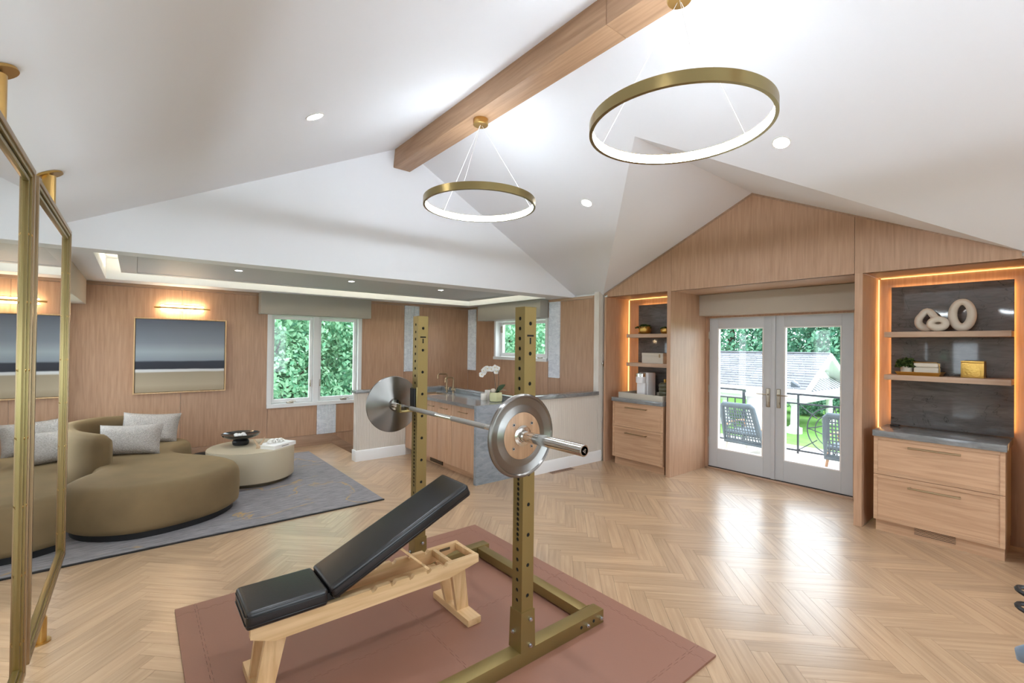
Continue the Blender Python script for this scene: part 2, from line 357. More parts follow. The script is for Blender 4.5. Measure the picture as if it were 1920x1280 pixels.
for k in range(-14, 15):
    for n_ in range(-90, 91):
        for kind in (0, 1):
            # lattice (W,W)*n + (-L,L)*k ; H: [0,L]x[0,W]; V: [-W,0]x[0,L] shifted
            ox, oy = n_*PW - k*PL, n_*PW + k*PL
            if kind == 0: a0, a1, b0, b1 = ox, ox+PL, oy, oy+PW
            else: a0, a1, b0, b1 = ox-PW, ox, oy, oy+PL
            ca, cb = toworld((a0+a1)/2, (b0+b1)/2)
            if not (-1.3 < ca < 6.6 and -3.1 < cb < 8.2): continue
            a0 += GAP/2; a1 -= GAP/2; b0 += GAP/2; b1 -= GAP/2
            if kind == 0: uv = ((0, 0), (PL, 0), (PL, PW), (0, PW))
            else: uv = ((0, 0), (0, PW), (PL, PW), (PL, 0))
            q = [(toworld(a, b), t) for (a, b), t in zip(((a0, b0), (a1, b0), (a1, b1), (a0, b1)), uv)]
            pieces = [c for c in (clip(q, rc) for rc in rects) if c]
            tot = sum(parea(c) for c in pieces)
            if tot < 1e-5: continue
            if len(pieces) == 1 and tot > parea(q)*.9999: full.append((screen_area(q), (ca, cb), kind, q))
            else: cut += pieces
full.sort(key=lambda t: -t[0])
def plank_mesh(name, polys):
    me = bpy.data.meshes.new(name); V, F, U = [], [], []
    for q in polys:
        i = len(V); n = len(q)
        if sum(q[j][0][0]*q[(j+1) % n][0][1]-q[(j+1) % n][0][0]*q[j][0][1] for j in range(n)) < 0: q = q[::-1]
        V += [(p[0][0], p[0][1], 0) for p in q] + [(p[0][0], p[0][1], -.011) for p in q]
        F.append(tuple(range(i, i+n))); U += [p[1] for p in q]
        for j in range(n):
            F.append((i+j, i+n+j, i+n+(j+1) % n, i+(j+1) % n)); U += [q[j][1], q[j][1], q[(j+1) % n][1], q[(j+1) % n][1]]
    me.from_pydata(V, [], F); l = me.uv_layers.new(name='UVMap')
    l.data.foreach_set('uv', [c for t in U for c in t]); me.materials.append(FLOORW); me.update()
    return me
def local_plank(kind):
    x, y = PL/2-GAP/2, PW/2-GAP/2
    return plank_mesh('plank', [[((-x, -y), (0, 0)), ((x, -y), (PL, 0)), ((x, y), (PL, PW)), ((-x, y), (0, PW))]])
pm = local_plank(0)
for A, c, kind, q in full[:300]:
    o = bpy.data.objects.new('plank', pm); COL.objects.link(o); o.parent = fl; o.location = (c[0]-2.2, c[1]-2.5, 0); o.rotation_euler = (0, 0, PI/4 if kind == 0 else 3*PI/4)
o = bpy.data.objects.new('planks_far', plank_mesh('planks_far', [t[3] for t in full[300:]] + cut)); COL.objects.link(o); o.parent = fl; o.location = (-2.2, -2.5, 0); o['kind'] = 'stuff'

# ------------------------------------------------------------------ walls
YB, XR, XF = 7.70, 5.13, 5.17
def holewall_y(m, y0, y1, x0, x1, z0, z1, hx0, hx1, hz0, hz1):
    m.box(x0, hx0, y0, y1, z0, z1); m.box(hx1, x1, y0, y1, z0, z1); m.box(hx0, hx1, y0, y1, z0, hz0); m.box(hx0, hx1, y0, y1, hz1, z1)
def holewall_x(m, x0, x1, y0, y1, z0, z1, hy0, hy1, hz0, hz1):
    m.box(x0, x1, y0, hy0, z0, z1); m.box(x0, x1, hy1, y1, z0, z1); m.box(x0, x1, hy0, hy1, z0, hz0); m.box(x0, x1, hy0, hy1, hz1, z1)
WB = (1.56, 2.94, .655, 2.06)                       # back window x0 x1 z0 z1
WS = (5.44, 6.80, 1.385, 2.075)                     # small window y0 y1 z0 z1
wb = thing('wall_back', None, None, (2.2, YB, 0), kind='structure')
m = MB(); holewall_y(m, YB+.012, YB+.25, -1.0, 5.4, -2.8, 2.8, *WB); m.build('core', TRIMW, wb)
def pan_y(x0, x1, z0, z1, name='panel', mt=None): B(x0+.0015, x1-.0015, YB, YB+.0125, z0+.0015, z1-.0015, .001, 1).build(name, mt or PANEL, wb)
ZT = 2.315
pan_y(-.75, .482, .165, ZT); pan_y(.482, 1.545, .165, ZT); pan_y(1.545, 2.26, .165, WB[2]); pan_y(1.545, 2.95, WB[3], ZT)
pan_y(2.56, 2.95, .165, WB[2]); pan_y(2.95, 3.75, .165, ZT); pan_y(3.75, 4.05, .165, 1.13); pan_y(4.05, 5.13, .165, ZT)
pan_y(2.50, 3.75, -2.6, .165); pan_y(3.75, 5.13, -2.6, .165)
def flute(n, w_, depth=.018, k=5):
    pts = []
    for i in range(n):
        for j in range(k):
            t = j/(k-1); pts.append((w_*(i+.08+.84*t)/n, depth*math.sin(PI*t)**.6))
    return pts
def marble_y(x0, x1, z0, z1):
    f = [(x0+a, YB-.004-b) for a, b in flute(12, x1-x0)]
    MB().prism([(x0, YB+.012)] + f + [(x1, YB+.012)], 'z', z0, z1).build('marble_strip', MARBLE, wb, smooth=50)
marble_y(3.752, 4.045, 1.13, ZT); marble_y(2.26, 2.56, .168, .652)
struct(B(-.75, 2.50, YB-.014, YB+.012, 0, .165, .002).build('baseboard_back', PANELD))
struct(MB().prism([(2.50, .165), (2.50, 0), (2.50, -.10), (5.13, -2.02), (5.13, -1.75)], 'y', YB-.014, YB).build('trim_4', PANELD))
struct(B(-.75, XR, YB-.022, YB, ZT, ZC, .004).build('trim_1', PANELD))
wr = thing('wall_right', None, None, (XR, 6.0, 0), kind='structure')
m = MB(); holewall_x(m, XR+.012, XR+.22, 4.46, 7.95, -2.8, 2.8, *WS); m.build('core', TRIMW, wr)
def pan_x(y0, y1, z0, z1): B(XR, XR+.0125, y0+.0015, y1-.0015, z0+.0015, z1-.0015, .001, 1).build('panel', PANEL, wr)
pan_x(6.81, 7.42, .0, ZT); pan_x(7.42, 7.70, 0, 1.13); pan_x(6.1, 6.81, 0, WS[2]); pan_x(5.40, 6.1, 0, WS[2]); pan_x(5.40, 6.81, WS[3], ZT)
pan_x(5.13, 5.40, 0, 1.13); pan_x(4.44, 5.13, 0, ZT); pan_x(4.44, 7.7, -2.6, 0)
def marble_x(y0, y1, z0, z1):
    f = [(XR-.004-b, y0+a) for a, b in flute(12, y1-y0)]
    MB().prism([(XR+.012, y0)] + f + [(XR+.012, y1)], 'z', z0, z1).build('marble_strip', MARBLE, wr, smooth=50)
marble_x(7.43, 7.695, 1.13, ZT); marble_x(5.14, 5.375, 1.12, ZT)
struct(B(XR-.022, XR, 4.45, YB-.022, ZT, ZC, .004).build('trim_2', PANELY))
struct(B(XR-.03, XR+.013, 4.42, 4.44, .96, ZC, .002).build('trim_3', PANEL))
# partition with wallpaper by the built-in
struct(B(XR-.03, 5.26, 4.33, 4.4195, 0, 2.62).build('wall_partition', WALLP)); struct(B(5.2605, 6.25, 4.27, 4.45, -.2, 3.6).build('wall_partition_outer', TRIMW))
# outer right wall with door opening
m = MB(); holewall_x(m, 6.032, 6.25, -2.8, 4.30, -.3, 3.8, 1.50, 3.235, -.2, 2.06); struct(m.build('wall_right_outer', TRIMW))
# left wall
m = MB(); holewall_x(m, -1.0, -.75, -2.8, 5.3, -.3, 2.8, .4, 4.2, .55, 2.12); holewall_x(m, -1.0, -.75, 5.3, 7.95, -.3, 2.8, 5.75, 7.25, .4, 2.06); struct(m.build('wall_left', TRIMW))
m = MB(); holewall_y(m, -2.8, -2.6, -1.0, 6.25, -.3, 4.2, .5, 4.3, .5, 2.25); struct(m.build('wall_front', TRIMW))  # opening added behind the camera to let in fill daylight
w_fill = thing('window_added_fill', None, None, (2.4, -2.7, .5), kind='structure')  # added window, never in view, so daylight fills the room
m = MB(); m.box(.5, .56, -2.79, -2.58, .5, 2.25); m.box(4.24, 4.3, -2.79, -2.58, .5, 2.25); m.box(.56, 4.24, -2.79, -2.58, .5, .56); m.box(.56, 4.24, -2.79, -2.58, 2.19, 2.25); m.box(2.36, 2.44, -2.75, -2.65, .56, 2.19); m.build('window_frame', TRIMW, w_fill)
# stairwell
m = MB(); m.box(2.3, 5.4, 4.4, 7.9, -2.85, -2.7); m.box(3.7, 3.78, 4.46, 6.40, -2.8, 0); m.box(2.4, 3.78, 6.32, 6.40, -2.8, 0); m.box(3.7, 5.2, 4.38, 4.46, -2.8, 0); m.box(2.42, 2.4995, 6.40, 7.70, -2.8, -.0125)
struct(m.build('wall_stairwell', TRIMW))
st = thing('staircase', 'oak stairs going down along the panelled wall behind the low wall', 'stairs', (2.5, 7.05, -2.7))
for i in range(9): B(2.5+.26*i, 2.5+.26*(i+1)+.02, 6.41, 7.68, -.19*(i+1)-.035, -.19*(i+1), .004).build('tread', FLOORW, st); 
for i in range(9): B(2.501+.26*i, 2.515+.26*i, 6.41, 7.68, -.19*(i+1), -.19*i-.036 if i else -.013).build('riser', TRIMW, st)
# low walls round the stairs
def lowwall(name, x0, x1, y0, y1):
    t = thing(name, None, None, ((x0+x1)/2, (y0+y1)/2, 0), kind='structure')
    B(x0, x1, y0, y1, 0, .935).build('papered_wall', WALLP, t)
    return t
a = lowwall('wall_low_left', 2.375, 3.10, 6.285, 6.41); B(2.345, 3.10, 6.262, 6.43, .9355, .972, .004).build('stone_cap', GRANITE, a)
b = lowwall('wall_low_right', 3.70, 5.098, 4.335, 4.45); B(3.70, 5.098, 4.31, 4.469, .9355, .985, .004).build('stone_cap', GRANITE, b)
def basebd(name, poly): struct(MB().prism(poly, 'x', 0, 1).build(name, TRIMW))
prof = lambda y, s: [(y, 0), (y+s*.016, 0), (y+s*.016, .125), (y+s*.010, .145), (y, .15)]
struct(MB().prism(prof(6.2845, -1), 'x', 2.36, 3.097).build('baseboard_low_left', TRIMW))
struct(B(2.355, 2.3745, 6.27, 6.41, 0, .15, .003).build('baseboard_low_end', TRIMW))
struct(MB().prism(prof(4.3295, -1), 'x', 3.70, 5.163).build('baseboard_low_right', TRIMW))
# ------------------------------------------------------------------ ceiling
sR = .449; XRI, ZRI = 2.18, 3.71
zr = lambda x: 3.306 + sR*(3.08-x)
zl = lambda x: ZRI - .466*(XRI-x)
YG = lambda z: 4.84 - (z-2.36)*.2104
ce = thing('ceiling', None, None, (2.2, 2.5, ZC), kind='structure')
V0 = (3.08, 2.265, 3.306); xe = 5.19
MB().face([(XRI, -2.7, zr(XRI)), (xe, -2.7, zr(xe)), (xe, .25, zr(xe)), V0, (xe, 4.335, zr(xe)), (xe, YG(2.36), zr(xe)), (XRI, YG(ZRI), zr(XRI))]).build('slope', WHITE, ce, smooth=0)
MB().face([(xe+.9, -2.7, zr(xe+.9)), (xe+.9, .25, zr(xe)-.0), (xe, .25, zr(xe)), (xe, -2.7, zr(xe))]).build('slope', WHITE, ce, smooth=0)
MB().face([(XRI, -2.7, ZRI), (XRI, YG(ZRI), ZRI), (-.78, YG(zl(-.78)), zl(-.78)), (-.78, -2.7, zl(-.78))]).build('slope', WHITE, ce, smooth=0)
MB().face([(-.78, YG(zl(-.78)), zl(-.78)), (-.78, 4.842, 2.35), (5.2, 4.842, 2.35), (xe, YG(2.36), zr(xe)), (XRI, YG(ZRI), ZRI)]).build('gable_wall', WHITE, ce, smooth=0)
za = 3.306
MB().face([V0, (5.30, 2.265, za), (5.30, 4.335+.0, zr(xe)), (xe, 4.335, zr(xe))]).build('dormer_slope', WHITE, ce, smooth=0)
MB().face([V0, (xe, .25, zr(xe)), (5.30, .25, zr(xe)), (5.30, 2.265, za)]).build('dormer_slope', WHITE, ce, smooth=0)
# low ceiling with light cove
rx0, rx1, ry0, ry1 = -.285, 4.88, 5.20, 7.30
m = MB(); m.box(-.76, 5.4, 4.842, ry0, 2.355, 2.64); m.box(-.76, 5.4, ry1, 7.9, 2.355, 2.64); m.box(-.76, rx0, ry0, ry1, 2.355, 2.64); m.box(rx1, 5.4, ry0, ry1, 2.355, 2.64); m.box(-.76, 5.4, 4.9, 7.9, 2.60, 2.64)
m.build('soffit', WHITE, ce, smooth=0)
raft = thing('ceiling_raft', 'pale grey boarded ceiling panel hanging inside the glowing cove', 'ceiling panel', (2.3, 6.1, 2.43))
B(-.13, 4.74, 5.201, 7.12, 2.438, 2.47).build('board_back', GREYC, raft)
m = MB()
yb = 5.30
while yb < 7.0: m.box(.0, 4.60, yb+.002, yb+.058, 2.43, 2.4379, .003, 1); yb += .06
m.build('boards', GREYC, raft, kind='stuff')
m = MB(); m.box(-.145, -.0, 5.201, 7.14, 2.424, 2.4379, .002); m.box(4.60, 4.755, 5.201, 7.14, 2.424, 2.4379, .002); m.box(0, 4.60, 5.201, 5.298, 2.424, 2.4379, .002); m.box(0, 4.60, 7.02, 7.14, 2.424, 2.4379, .002); m.build('border', GREYC, raft)
m = MB(); m.box(-.09, -.07, 5.25, 7.05, 2.471, 2.48); m.box(-.07, 4.68, 7.05, 7.07, 2.471, 2.48); m.box(4.68, 4.70, 5.25, 7.05, 2.471, 2.48); m.build('cove_light_strip', G_COVE, raft)
# ------------------------------------------------------------------ door wall facing (oak gable) and niches
wf = thing('wall_gable', None, None, (XF, 2.265, 2.32), kind='structure')
gz = lambda y: 3.306 - abs(y-2.265)*(3.306-2.357)/2.055 - .003
Z0 = 2.322
def gab(ys): 
    bot = [(ys[0], Z0), (ys[-1], Z0)]; top = [(y, max(gz(y)-.022, Z0+.001)) for y in ys[::-1]]
    MB().prism(bot + top, 'x', XF, XF+.02).build('panel', PANEL, wf)
gab([.29, 1.335]); gab([1.3385, 2.265, 3.233]); gab([3.2365, 4.24])
m = MB()
for s in (-1, 1):
    y1 = 2.265+s*2.03; m.prism([(2.265, gz(2.265)+.003), (2.265, gz(2.265)-.022), (y1, gz(y1)-.022), (y1, gz(y1)+.003)], 'x', XF-.004, XF+.03)
m.build('sloped_trim', PANELD, wf)
B(XF+.03, XF+.06, .2, 4.31, Z0, 3.4).build('core', TRIMW, wf)
# door recess lining
rc = thing('wall_recess', None, None, (5.6, 2.28, 0), kind='structure')
B(XF, 6.03, 3.236, 3.288, 0, Z0).build('recess_side', PANEL, rc); B(XF, 6.03, 1.274, 1.334, 0, Z0).build('recess_side', PANEL, rc); B(XF+.0205, 6.031, 1.334, 3.236, Z0, Z0+.02).build('recess_top', PANELY, rc)
def niche(name, label, y0, y1, sy0, sy1):
    t = thing(name, label, 'niche', (XF+.26, (y0+y1)/2, 0))
    B(5.70, 5.72, y0-.02, y1+.02, 0, Z0).build('back_panel', PANEL, t)
    if y0 < 1: B(XF, 5.70, y0-.03, y0, 0, Z0).build('side_panel', PANEL, t)
    else: B(XF, 5.70, y1, y1+.03, 0, Z0).build('side_panel', PANEL, t)
    B(XF+.0205, 5.70, y0, y1, Z0, Z0+.02).build('top_panel', PANELY, t)
    m = MB(); m.box(5.688, 5.6995, sy0+.02, sy0+.032, .95, 2.20); m.box(5.688, 5.6995, sy1-.032, sy1-.02, .95, 2.20); m.box(5.688, 5.6995, sy0+.03, sy1-.03, 2.186, 2.198)
    m.build('led_strip', G_WARMB, t)
    m = MB(); m.box(5.685, 5.6995, y1-.006, y1-.001, .05, 2.31); m.box(5.685, 5.6995, y0+.001, y0+.006, .05, 2.31); m.box(5.685, 5.6995, y0+.02, y1-.02, 2.314, 2.319)
    m.build('led_strip', G_WARM, t)
    o = B(5.655, 5.678, sy0, sy1, .9055, 2.222, .002).build('stone_slab', SLAB); tag(o, 'dark veined stone slab behind the shelves in the %s niche' % ('sculpture' if y0 < 1 else 'coffee machine'), 'stone slab', 'niche back slabs')
niche('wall_niche', 'lit oak wall niche at the right edge holding sculptures', .262, 1.273, .358, 1.165)
niche('wall_niche', 'lit oak wall niche beside the stairs holding the coffee machine', 3.289, 4.258, 3.36, 4.06)
struct(B(5.18, 6.03, -2.6, .23, -.2, 2.345).build('wall_right_end', PANEL))
# ------------------------------------------------------------------ windows
def window_sash(t, x0, x1, z0, z1, y, along='x', fr=.045):
    def bx(a0, a1, d0, d1, c0, c1, bev=.004): return B(a0, a1, y+d0, y+d1, c0, c1, bev) if along == 'x' else B(y+d0, y+d1, a0, a1, c0, c1, bev)
    m = MB()
    for a in ((x0, x0+fr, z0, z1), (x1-fr, x1, z0, z1), (x0+fr, x1-fr, z0, z0+fr+.015), (x0+fr, x1-fr, z1-fr, z1)):
        (m.box(a[0], a[1], y, y+.05, a[2], a[3], .004) if along == 'x' else m.box(y, y+.05, a[0], a[1], a[2], a[3], .004))
    m.build('sash', TRIMW, t)
    bx(x0+fr, x1-fr, .022, .028, z0+fr+.015, z1-fr, 0).build('pane', GLASS, t)
w1 = thing('window_1', None, None, (2.25, YB+.05, WB[2]), kind='structure')
m = MB(); x0, x1, z0, z1 = WB
m.box(x0-.03, x0+.03, YB-.012, YB+.2, z0, z1); m.box(x1-.03, x1+.03, YB-.012, YB+.2, z0, z1); m.box(x0+.03, x1-.03, YB-.012, YB+.2, z1-.03, z1+.01); m.box(x0-.03, x1+.03, YB-.03, YB+.2, z0-.02, z0+.035)
m.box(2.20, 2.28, YB+.02, YB+.2, z0+.035, z1-.03)
m.build('window_frame', TRIMW, w1)
window_sash(w1, x0+.035, 2.197, z0+.04, z1-.035, YB+.06); window_sash(w1, 2.283, x1-.035, z0+.04, z1-.035, YB+.06)
for xc in (1.86, 2.68):
    h = B(xc-.05, xc+.05, YB-.005, YB+.03, z0+.0355, z0+.06, .006).build('crank_handle', NICKEL, w1); MB().tube([(xc-.02, YB, z0+.06), (xc+.03, YB-.015, z0+.075), (xc+.08, YB-.012, z0+.066)], .006).build('crank_arm', NICKEL, h)
for xc in (2.165, 2.315): B(xc-.008, xc+.008, YB+.035, YB+.0595, .93, 1.04, .003).build('latch', NICKEL, w1)
w2 = thing('window_2', None, None, (XR+.05, 6.1, WS[2]), kind='structure')
m = MB(); y0, y1, z0, z1 = WS
m.box(XR-.012, XR+.2, y0-.03, y0+.02, z0, z1); m.box(XR-.012, XR+.2, y1-.02, y1+.03, z0, z1); m.box(XR-.012, XR+.2, y0+.02, y1-.02, z1-.02, z1+.01); m.box(XR-.03, XR+.2, y0-.03, y1+.03, z0-.02, z0+.03)
m.build('window_frame', TRIMW, w2)
window_sash(w2, y0+.03, y1-.03, z0+.035, z1-.03, XR+.10, 'y', .05)
B(XR+.085, XR+.099, 6.70, 6.76, 1.85, 1.97, .004).build('hinge', NICKEL, w2); B(XR-.02, XR+.03, 5.55, 5.63, z0+.0305, z0+.05, .005).build('crank_handle', NICKEL, w2)
w3 = thing('window_3', None, None, (-.8, 6.5, .4), kind='structure')
m = MB(); m.box(-.95, -.735, 5.72, 5.78, .4, 2.06); m.box(-.95, -.735, 7.22, 7.28, .4, 2.06); m.box(-.95, -.735, 5.78, 7.22, 2.02, 2.08); m.box(-.95, -.72, 5.72, 7.28, .36, .42); m.build('window_frame', TRIMW, w3)
B(-.86, -.854, 5.78, 7.22, .42, 2.02).build('pane', GLASS, w3)
w5 = thing('window_5', None, None, (-.8, 2.3, .55), kind='structure')
m = MB(); m.box(-.95, -.735, .37, .43, .55, 2.12); m.box(-.95, -.735, 4.17, 4.23, .55, 2.12); m.box(-.95, -.735, .43, 4.17, 2.08, 2.14); m.box(-.95, -.72, .37, 4.23, .51, .57); m.box(-.90, -.80, 1.64, 1.70, .57, 2.08); m.box(-.90, -.80, 2.90, 2.96, .57, 2.08); m.build('window_frame', TRIMW, w5)
for a in ((.43, 1.64), (1.70, 2.90), (2.96, 4.17)): B(-.86, -.854, a[0], a[1], .57, 2.08).build('pane', GLASS, w5)
# shade pelmets
def pelmet(label, x0, x1, y0, y1, z0, z1, mt=LINENG):
    t = thing('shade_pelmet', label, 'window pelmet', ((x0+x1)/2, (y0+y1)/2, z0), 'linen shade pelmets')
    B(x0, x1, y0, y1, z0, z1, .004).build('fabric_box', mt, t); return t
pelmet('grey linen pelmet box above the wide double window', 1.40, 3.05, 7.50, 7.676, 2.04, ZC-.001)
pelmet('grey linen pelmet box above the small corner window', 4.93, XR-.0225, 5.38, 7.10, 2.065, ZC-.001)
pelmet('pale linen pelmet box on the far left wall beside the mirrors', -.749, -.47, 5.55, 7.55, 2.055, ZC-.001, LINEN)
pelmet('wide linen pelmet box above the glazed double doors', 5.84, 6.028, 1.336, 3.234, 2.045, 2.318, LINEN)
# ------------------------------------------------------------------ glazed double doors
d = thing('door_1', None, None, (6.07, 2.38, 0), kind='structure')
m = MB(); m.box(6.02, 6.24, 3.205, 3.2345, 0, 2.06); m.box(6.02, 6.24, 1.501, 1.56, 0, 2.06); m.box(6.02, 6.24, 1.56, 3.205, 2.022, 2.0595); m.build('door_frame', PANEL, d)
B(6.02, 6.26, 1.501, 3.2345, -.011, .018, .003).build('threshold', PANELY, d); B(6.06, 6.10, 1.56, 3.205, .0185, .027).build('threshold_track', BLACK, d)
def leaf(y0, y1, hy, hinge):
    m = MB(); st_ = .115; X0, X1 = 6.06, 6.105
    m.box(X0, X1, y0, y0+st_, .03, 2.018, .003); m.box(X0, X1, y1-st_, y1, .03, 2.018, .003); m.box(X0, X1, y0+st_, y1-st_, .03, .27, .003); m.box(X0, X1, y0+st_, y1-st_, 1.885, 2.018, .003)
    lf = m.build('door_leaf', DOORP, d)
    m = MB(); g = (y0+st_, y1-st_, .27, 1.885)
    m.box(X0-.003, X1+.003, g[0], g[0]+.014, g[2], g[3]); m.box(X0-.003, X1+.003, g[1]-.014, g[1], g[2], g[3]); m.box(X0-.003, X1+.003, g[0]+.014, g[1]-.014, g[2], g[2]+.014); m.box(X0-.003, X1+.003, g[0]+.014, g[1]-.014, g[3]-.014, g[3]); m.build('glazing_bead', TRIMW, lf)
    B(6.08, 6.086, g[0]+.014, g[1]-.014, g[2]+.014, g[3]-.014).build('pane', GLASS, lf)
    h = B(6.05, 6.0598, hy-.022, hy+.022, .90, 1.13, .009, 3).build('handle_plate', NICKEL, lf)
    s = -1 if hinge < hy else 1
    s = 1 if hinge > hy else -1
    m = MB(); m.cyl((6.05, hy, 1.055), (6.01, hy, 1.055), .010); m.tube([(6.015, hy, 1.055), (6.008, hy+s*.03, 1.057), (6.006, hy+s*.12, 1.058)], [.008, .008, .006]); m.cyl((6.05, hy, .955), (6.04, hy, .955), .014); m.build('lever', NICKEL, lf)
    for z in (.32, 1.02, 1.74): MB().cyl((6.052, hinge, z), (6.052, hinge, z+.1), .008).build('hinge', NICKEL, lf)
leaf(2.386, 3.200, 2.443, 3.203); leaf(1.565, 2.380, 2.322, 1.562)
B(6.045, 6.0598, 2.360, 2.405, .03, 2.018, .003).build('astragal', DOORP, d)
# ------------------------------------------------------------------ ceiling beam and lamps
bt = thing('ceiling_beam', 'long oak box beam under the ridge of the white ceiling', 'beam', (2.185, 1, 3.485))
B(2.09, 2.28, 1.745, 4.60, 3.485, 3.72, .003).build('beam_section', BEAMW, bt); B(2.09, 2.28, -2.6, 1.742, 3.485, 3.72, .003).build('beam_section', BEAMW, bt)
def ring_lamp(label, y, R=.46):
    t = thing('ring_pendant', label, 'pendant lamp', (2.19, y, 2.76), 'brass ring pendants')
    n = 96; q = [(math.cos(2*PI*i/n), math.sin(2*PI*i/n)) for i in range(n)]
    c = Vector((2.19, y, 0)); ring = lambda r, z: [c + Vector((a*r, b*r, z)) for a, b in q]
    MB().rings([ring(R, 2.755), ring(R, 2.812), ring(R-.018, 2.812), ring(R-.018, 2.809), ring(R-.004, 2.809), ring(R-.004, 2.758), ring(R-.018, 2.758), ring(R-.018, 2.755)], closed=True).build('brass_hoop', BRASSD, t)
    MB().rings([ring(R-.005, 2.808), ring(R-.016, 2.806), ring(R-.016, 2.761), ring(R-.005, 2.759)], closed=True).build('light_strip', G_RING, t)
    MB().lathe([(.062, 3.4845), (.062, 3.44), (.058, 3.435), (.0, 3.434)], (2.19, y, 0), 32).build('canopy', BRASS, t)
    for k in range(3):
        a = math.radians(100+120*k); MB().cyl((2.19+.01*math.cos(a), y+.01*math.sin(a), 3.436), (2.19+(R-.012)*math.cos(a), y+(R-.012)*math.sin(a), 2.81), .0014, n=6).build('cable', TRIMW, t)
    return t
ring_lamp('glowing brass ring pendant nearer the sofa, smaller in view', 3.142)
ring_lamp('glowing brass ring pendant nearer the camera, larger in view', 1.337)
ring_lamp('added brass ring pendant, unseen behind the camera, for more light', -.47)  # third ring is an extra unseen lamp, added to light the room
def downlight(label, x, y, z, nrm, e=34, r=.052):
    t = thing('downlight', label, 'downlight', (x, y, z), 'recessed downlights')
    n = Vector(nrm).normalized(); a = n.orthogonal().normalized(); b = n.cross(a); c = Vector((x, y, z))
    ring = lambda rr, h: [c + (a*math.cos(2*PI*i/28)+b*math.sin(2*PI*i/28))*rr + n*h for i in range(28)]
    MB().rings([ring(r+.008, .0005), ring(r+.008, .004), ring(r, .005), ring(r, .0006)], cap0=False, cap1=False).build('trim_ring', TRIMW, t)
    MB().rings([ring(r, .0022), ring(r*.5, .0022)]).build('led_disc', G_DOWN, t)
    l = bpy.data.lights.new('downlight_beam', 'SPOT'); l.energy = e; l.spot_size = math.radians(115); l.spot_blend = .8; l.shadow_soft_size = .045; l.color = (.84, .92, 1)
    o = bpy.data.objects.new('downlight_beam', l); COL.objects.link(o); o.parent = t; o.location = n*.03
    if False: pass
NR = (-sR, 0, -1); NL = (.466, 0, -1)
downlight('recessed downlight alone in the left ceiling slope', .892, 3.184, zl(.892), NL)
downlight('recessed downlight in the right ceiling slope nearer the stairs', 3.563, 3.203, zr(3.563), NR)
downlight('recessed downlight in the right ceiling slope under the larger ring', 3.558, 1.358, zr(3.558), NR)
downlight('recessed downlight in the left ceiling slope above the camera', .892, .9, zl(.892), NL)
downlight('added downlight, unseen in the right ceiling slope behind the camera, for more light', 3.558, -.7, zr(3.558), NR)  # extra lamp out of view, added for room light
for x, s in ((.89, 'above the sofa, leftmost of three'), (2.168, 'middle of three over the wide window'), (3.50, 'rightmost of three near the stairs')): downlight('small downlight in the grey ceiling panel, ' + s, x, 6.0, 2.43 if False else 2.4299, (0, 0, -1), 22, .035)
# picture lamp
t = thing('picture_light', 'long brass picture light glowing above the seascape painting', 'picture light', (.485, 7.64, 2.03))
B(.44, .53, 7.675, 7.699, 2.035, 2.10, .004).build('wall_plate', BRASS, t); MB().cyl((.485, 7.676, 2.066), (.485, 7.625, 2.066), .008).build('arm', BRASS, t)
MB().cyl((.18, 7.625, 2.066), (.795, 7.625, 2.066), .011).build('brass_bar', BRASS, t)
m = MB(); m.cyl((.25, 7.65, 2.092), (.72, 7.65, 2.092), .008); m.cyl((.25, 7.65, 2.04), (.72, 7.65, 2.04), .008); m.build('light_tube', G_PIC, t)
m = MB(); m.tube([(.24, 7.65, 2.108), (.73, 7.65, 2.108), (.73, 7.65, 2.022), (.24, 7.65, 2.022)], .004, 6, True); m.build('wire_frame', BRASS, t)
# painting
t = thing('painting', 'abstract grey seascape painting in a thin pale oak frame', 'painting', (.485, 7.67, .935))
m = MB(); x0, x1, z0, z1 = -.022, .995, .935, 1.925
for a in ((x0, x0+.014, z0, z1), (x1-.014, x1, z0, z1), (x0+.014, x1-.014, z0, z0+.014), (x0+.014, x1-.014, z1-.014, z1)): m.box(a[0], a[1], 7.635, 7.699, a[2], a[3], .002)
m.build('frame', ASHZ, t); B(x0+.02, x1-.02, 7.645, 7.69, z0+.02, z1-.02).build('canvas', ART, t)
